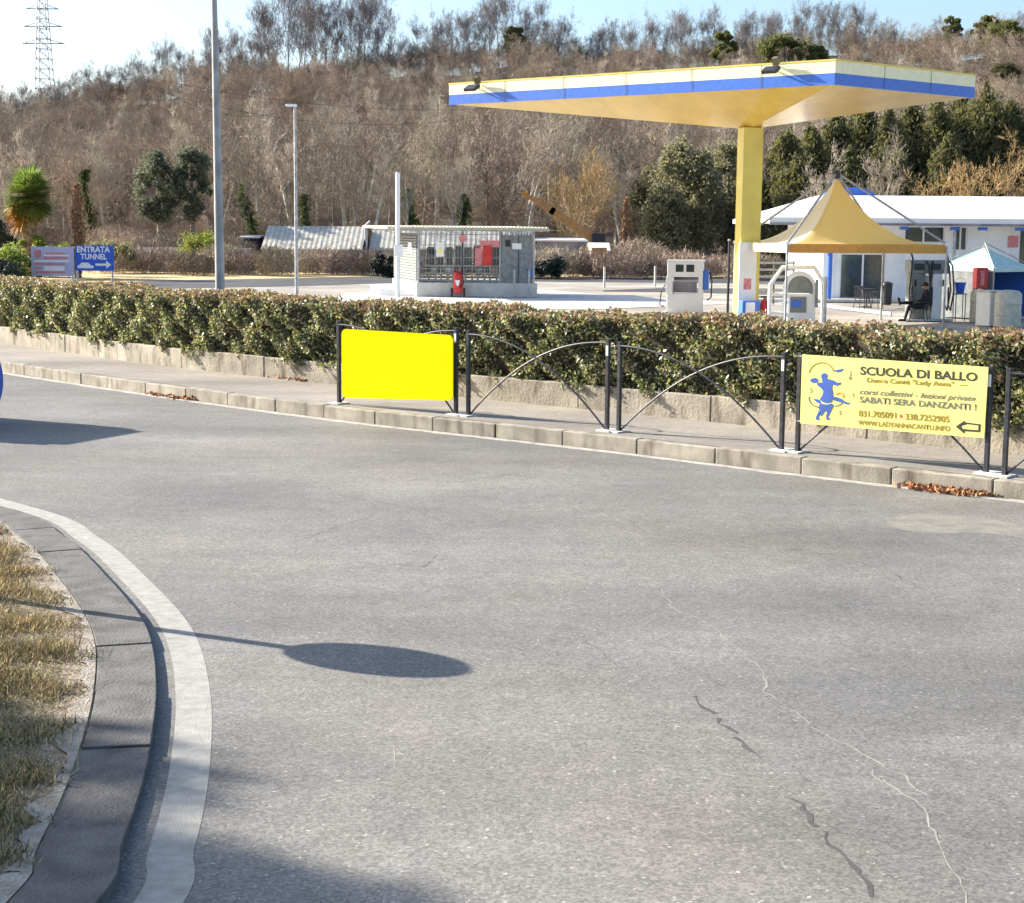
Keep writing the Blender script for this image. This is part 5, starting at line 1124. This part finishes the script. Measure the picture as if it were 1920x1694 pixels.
for s in (-1, 1):
    MB().lathe((.102, s*.035, 1.185), [(.004, -.008), (.012, 0), (.004, .008)], 8).build('eye', 'white', he); MB().lathe((.17, s*.092, 1.165), [(.006, -.03), (.02, 0), (.006, .03)], 8).build('ear', 'skin', he)
    w_ = Vector((-.02, s*.20, .66)); hv = [tuple(w_), tuple(w_+Vector((-.07, -s*.01, -.005))), tuple(w_+Vector((-.10, -s*.01, -.01)))]; hed = [(0, 1), (1, 2)]; hr = [.026, .032, .026]
    for k in range(4): o0 = len(hv); L_ = [.075, .085, .08, .06][k]; yo = (-.028+.019*k); hv += [tuple(w_+Vector((-.12, -s*.01+yo, -.012))), tuple(w_+Vector((-.12-L_*.5, -s*.01+yo*1.1, -.022))), tuple(w_+Vector((-.12-L_*.8, -s*.01+yo*1.1, -.05)))]; hed += [(2, o0), (o0, o0+1), (o0+1, o0+2)]; hr += [.010, .009, .008]
    o0 = len(hv); hv += [tuple(w_+Vector((-.06, -s*.045, 0))), tuple(w_+Vector((-.095, -s*.06, -.01)))]; hed += [(1, o0), (o0, o0+1)]; hr += [.012, .009]
    skin('hand', hv, hed, hr, 'skin', t, sub=1)
for q, r_ in (((-.56, -.02, .045), 0), ((-.70, -.12, .68), radians(75))):
    MB().box(q, (.26, .095, .085), M_=Matrix.Rotation(r_, 3, 'Y')).build('shoe', 'black', t, bevel=.03)
# chairs and table by the building
for i, (px, py, rz) in enumerate(((1616, 580, 2.4), (1640, 579, -2.2))):
    p = G(px, py, GZ); chair((p.x, p.y, GZ), rz, ['black plastic chair on the left by the glass doors', 'black plastic chair on the right by the glass doors'][i])
p = G(1629, 577, GZ); t = empty('cafe_table', (p.x, p.y+.5, GZ), 0, 'small dark round table between the two chairs by the glass doors', 'table'); MB().lathe((0, 0, .70), [(.3, 0), (.34, .01), (.34, .03), (.3, .04)], 20).build('tabletop', 'dark', t); MB().cyl((0, 0, 0), .03, .70).build('pedestal', 'dark', t); MB().lathe((0, 0, 0), [(.22, 0), (.22, .02), (.04, .05)], 16).build('foot', 'dark', t)
p = G(1662, 572, GZ); t = empty('waste_bin', (p.x, p.y, GZ), 0, 'narrow dark bin beside the glass doors', 'bin'); MB().lathe((0, 0, 0), [(.17, 0), (.2, .05), (.22, .8), (.23, .82)], 16).build('tub', 'dark', t); MB().lathe((0, 0, .82), [(.24, 0), (.22, .08), (.08, .14)], 16).build('lid', 'dark', t)
# slatted rack seen left of the building
p = G(1452, 572, GZ); t = empty('slatted_rack', (p.x, 66, GZ), 0, 'pale slatted rack between the column and the white building', 'rack')
for k in range(6): MB().box((0, 0, .3+.28*k), (1.7, .05, .09)).build('slat', 'cream', t)
for x in (-.8, 0, .8): MB().box((x, .06, .9), (.07, .06, 1.8)).build('upright', 'bark', t)

# ---------------------------------------------------------------- white building
def building():
    d = 70.; x0 = D(1543, 500, d).x; x1 = D(2150, 500, d).x; t = empty('white_building', (x0, d, GZ), 0, 'low white building with deep white roof fascia, blue trim and glass doors', 'building'); W = x1-x0
    zt = hgt(1750, 368, d)-GZ; zb = hgt(1750, 420, d)-GZ; Dp = 9
    def px(x): return D(x, 500, d).x-x0
    def pz(y): return hgt(1700, y, d)-GZ
    # roof fascia with a hipped left end
    b = MB(); xl = px(1432); xa = px(1535); y0 = -1.2; rd_ = 5.5; zr2 = hgt(1750, 368, d+rd_)-GZ; xr = D(1535, 400, d+rd_).x-x0; xr0 = D(1420, 404, d+2).x-x0
    b.add([(xl, y0, zb), (W, y0, zb), (W, y0, zb+.22), (xl, y0, zb+.22), (W, rd_, zr2), (xr, rd_, zr2), (xr0, 2.0, hgt(1425, 406, d+2)-GZ), (W, Dp+1, zb+.2), (xr0, Dp+1, zb+.2), (xr0, Dp+1, zb), (W, Dp+1, zb)],
        [(0, 1, 2, 3), (3, 2, 4, 5, 6), (5, 4, 7, 8), (6, 5, 8), (0, 3, 6, 8, 9), (1, 10, 7, 4, 2), (9, 8, 7, 10), (0, 9, 10, 1)]); b.build('roof', 'white', t)
    b = MB(); b.box(((xl+W)/2, y0-.01, zb-.05), (W-xl, .06, .10)); b.build('trim', 'shedw', t)
    b = MB(); ops = [(1575, 1662, 476, 562), (1690, 1770, 424, 456), (1786, 1812, 424, 470), (1908, 1975, 428, 545)]
    xs = sorted(set([0, W] + [px(a) for o in ops for a in o[:2]])); zs0 = 0
    def solid(a, c, z0, z1): b.box(((a+c)/2, .15, (z0+z1)/2), (c-a, .3, z1-z0))
    cur = 0
    for (a, c, ya, yb) in ops:
        solid(cur, px(a), 0, zb-.003); zlo = pz(yb); zhi = pz(ya)
        if zlo > .08: solid(px(a), px(c), 0, zlo)
        if zhi < zb-.05: solid(px(a), px(c), zhi, zb-.003)
        cur = px(c)
    solid(cur, W, 0, zb-.003); b.box((.15, Dp/2+.3, zb/2), (.3, Dp, zb-.006)); b.box((W/2, Dp+.2, zb/2-.01), (W-.7, .2, zb-.03)); wl_ = b.build('wall', 'whitewall', t)
    MB().box((W/2, Dp/2, .02), (W-.7, Dp-.5, .03)).build('floor', 'shedw', t)
    for i, (a, c, ya, yb) in enumerate(ops):
        A_, C_ = px(a), px(c); zlo = max(.02, pz(yb)); zhi = min(zb-.02, pz(ya)); nm = 'door' if i in (0, 3) else 'window'
        fr = MB(); n_ = max(2, int((C_-A_)/.75))
        for k in range(n_+1): fr.box((A_+.03+(C_-A_-.06)*k/n_, .10, (zlo+zhi)/2), (.07, .08, zhi-zlo))
        fr.box(((A_+C_)/2, .098, zhi-.03), (C_-A_, .07, .06)); fr.box(((A_+C_)/2, .098, zlo+.03), (C_-A_, .07, .06)); f = fr.build(nm, 'white', t)
        MB().box(((A_+C_)/2, .16, (zlo+zhi)/2), (C_-A_-.02, .012, zhi-zlo-.02)).build('pane', 'glass', f)
        if i == 0:
            cb_ = MB()
            for k in range(10): cb_.box((A_+.2+(C_-A_-.4)*k/9, .28+.04*(k % 2), (zlo+zhi)/2), (.16, .03, zhi-zlo-.2))
            cb_.build('curtain', 'white', f)
    for x in (1548, 1683, 1777, 1828, 1897):
        MB().box((px(x), -.9, zb-.20), (.34, .3, .14)).build('blue_bracket', 'blue', t)
    MB().tube([(px(1548), -.9, 0), (px(1548), -.9, zb-.3)], .11, 12).build('blue_column', 'blue', t); MB().tube([(px(1777), -.9, 0), (px(1777), -.9, zb-.3)], .07, 12).build('column', 'galv', t)
    for x in (1553, 1683, 1897): MB().box((px(x)+.1, -.02, zb/2-.05), (.34, .05, zb-.1)).build('pilaster', 'white', t)
    MB().box((px(1897), -.06, pz(452)), (.42, .03, .5)).build('wall_sign', 'pink', t); MB().box((W/2-2, -.6, .06), (W+3, 1.4, .12)).build('step', 'pale', t)
    b = MB(); xc = px(1650); hw_ = 1.25
    arc = [(xc+hw_*cos(a)*1.05, 6, zr2-.45+.85*sin(a)) for a in [pi*k/12 for k in range(13)]]; b.prism(arc, (0, 2.5, 0)); b.build('blue_roof_dome', 'blue', t)
building()
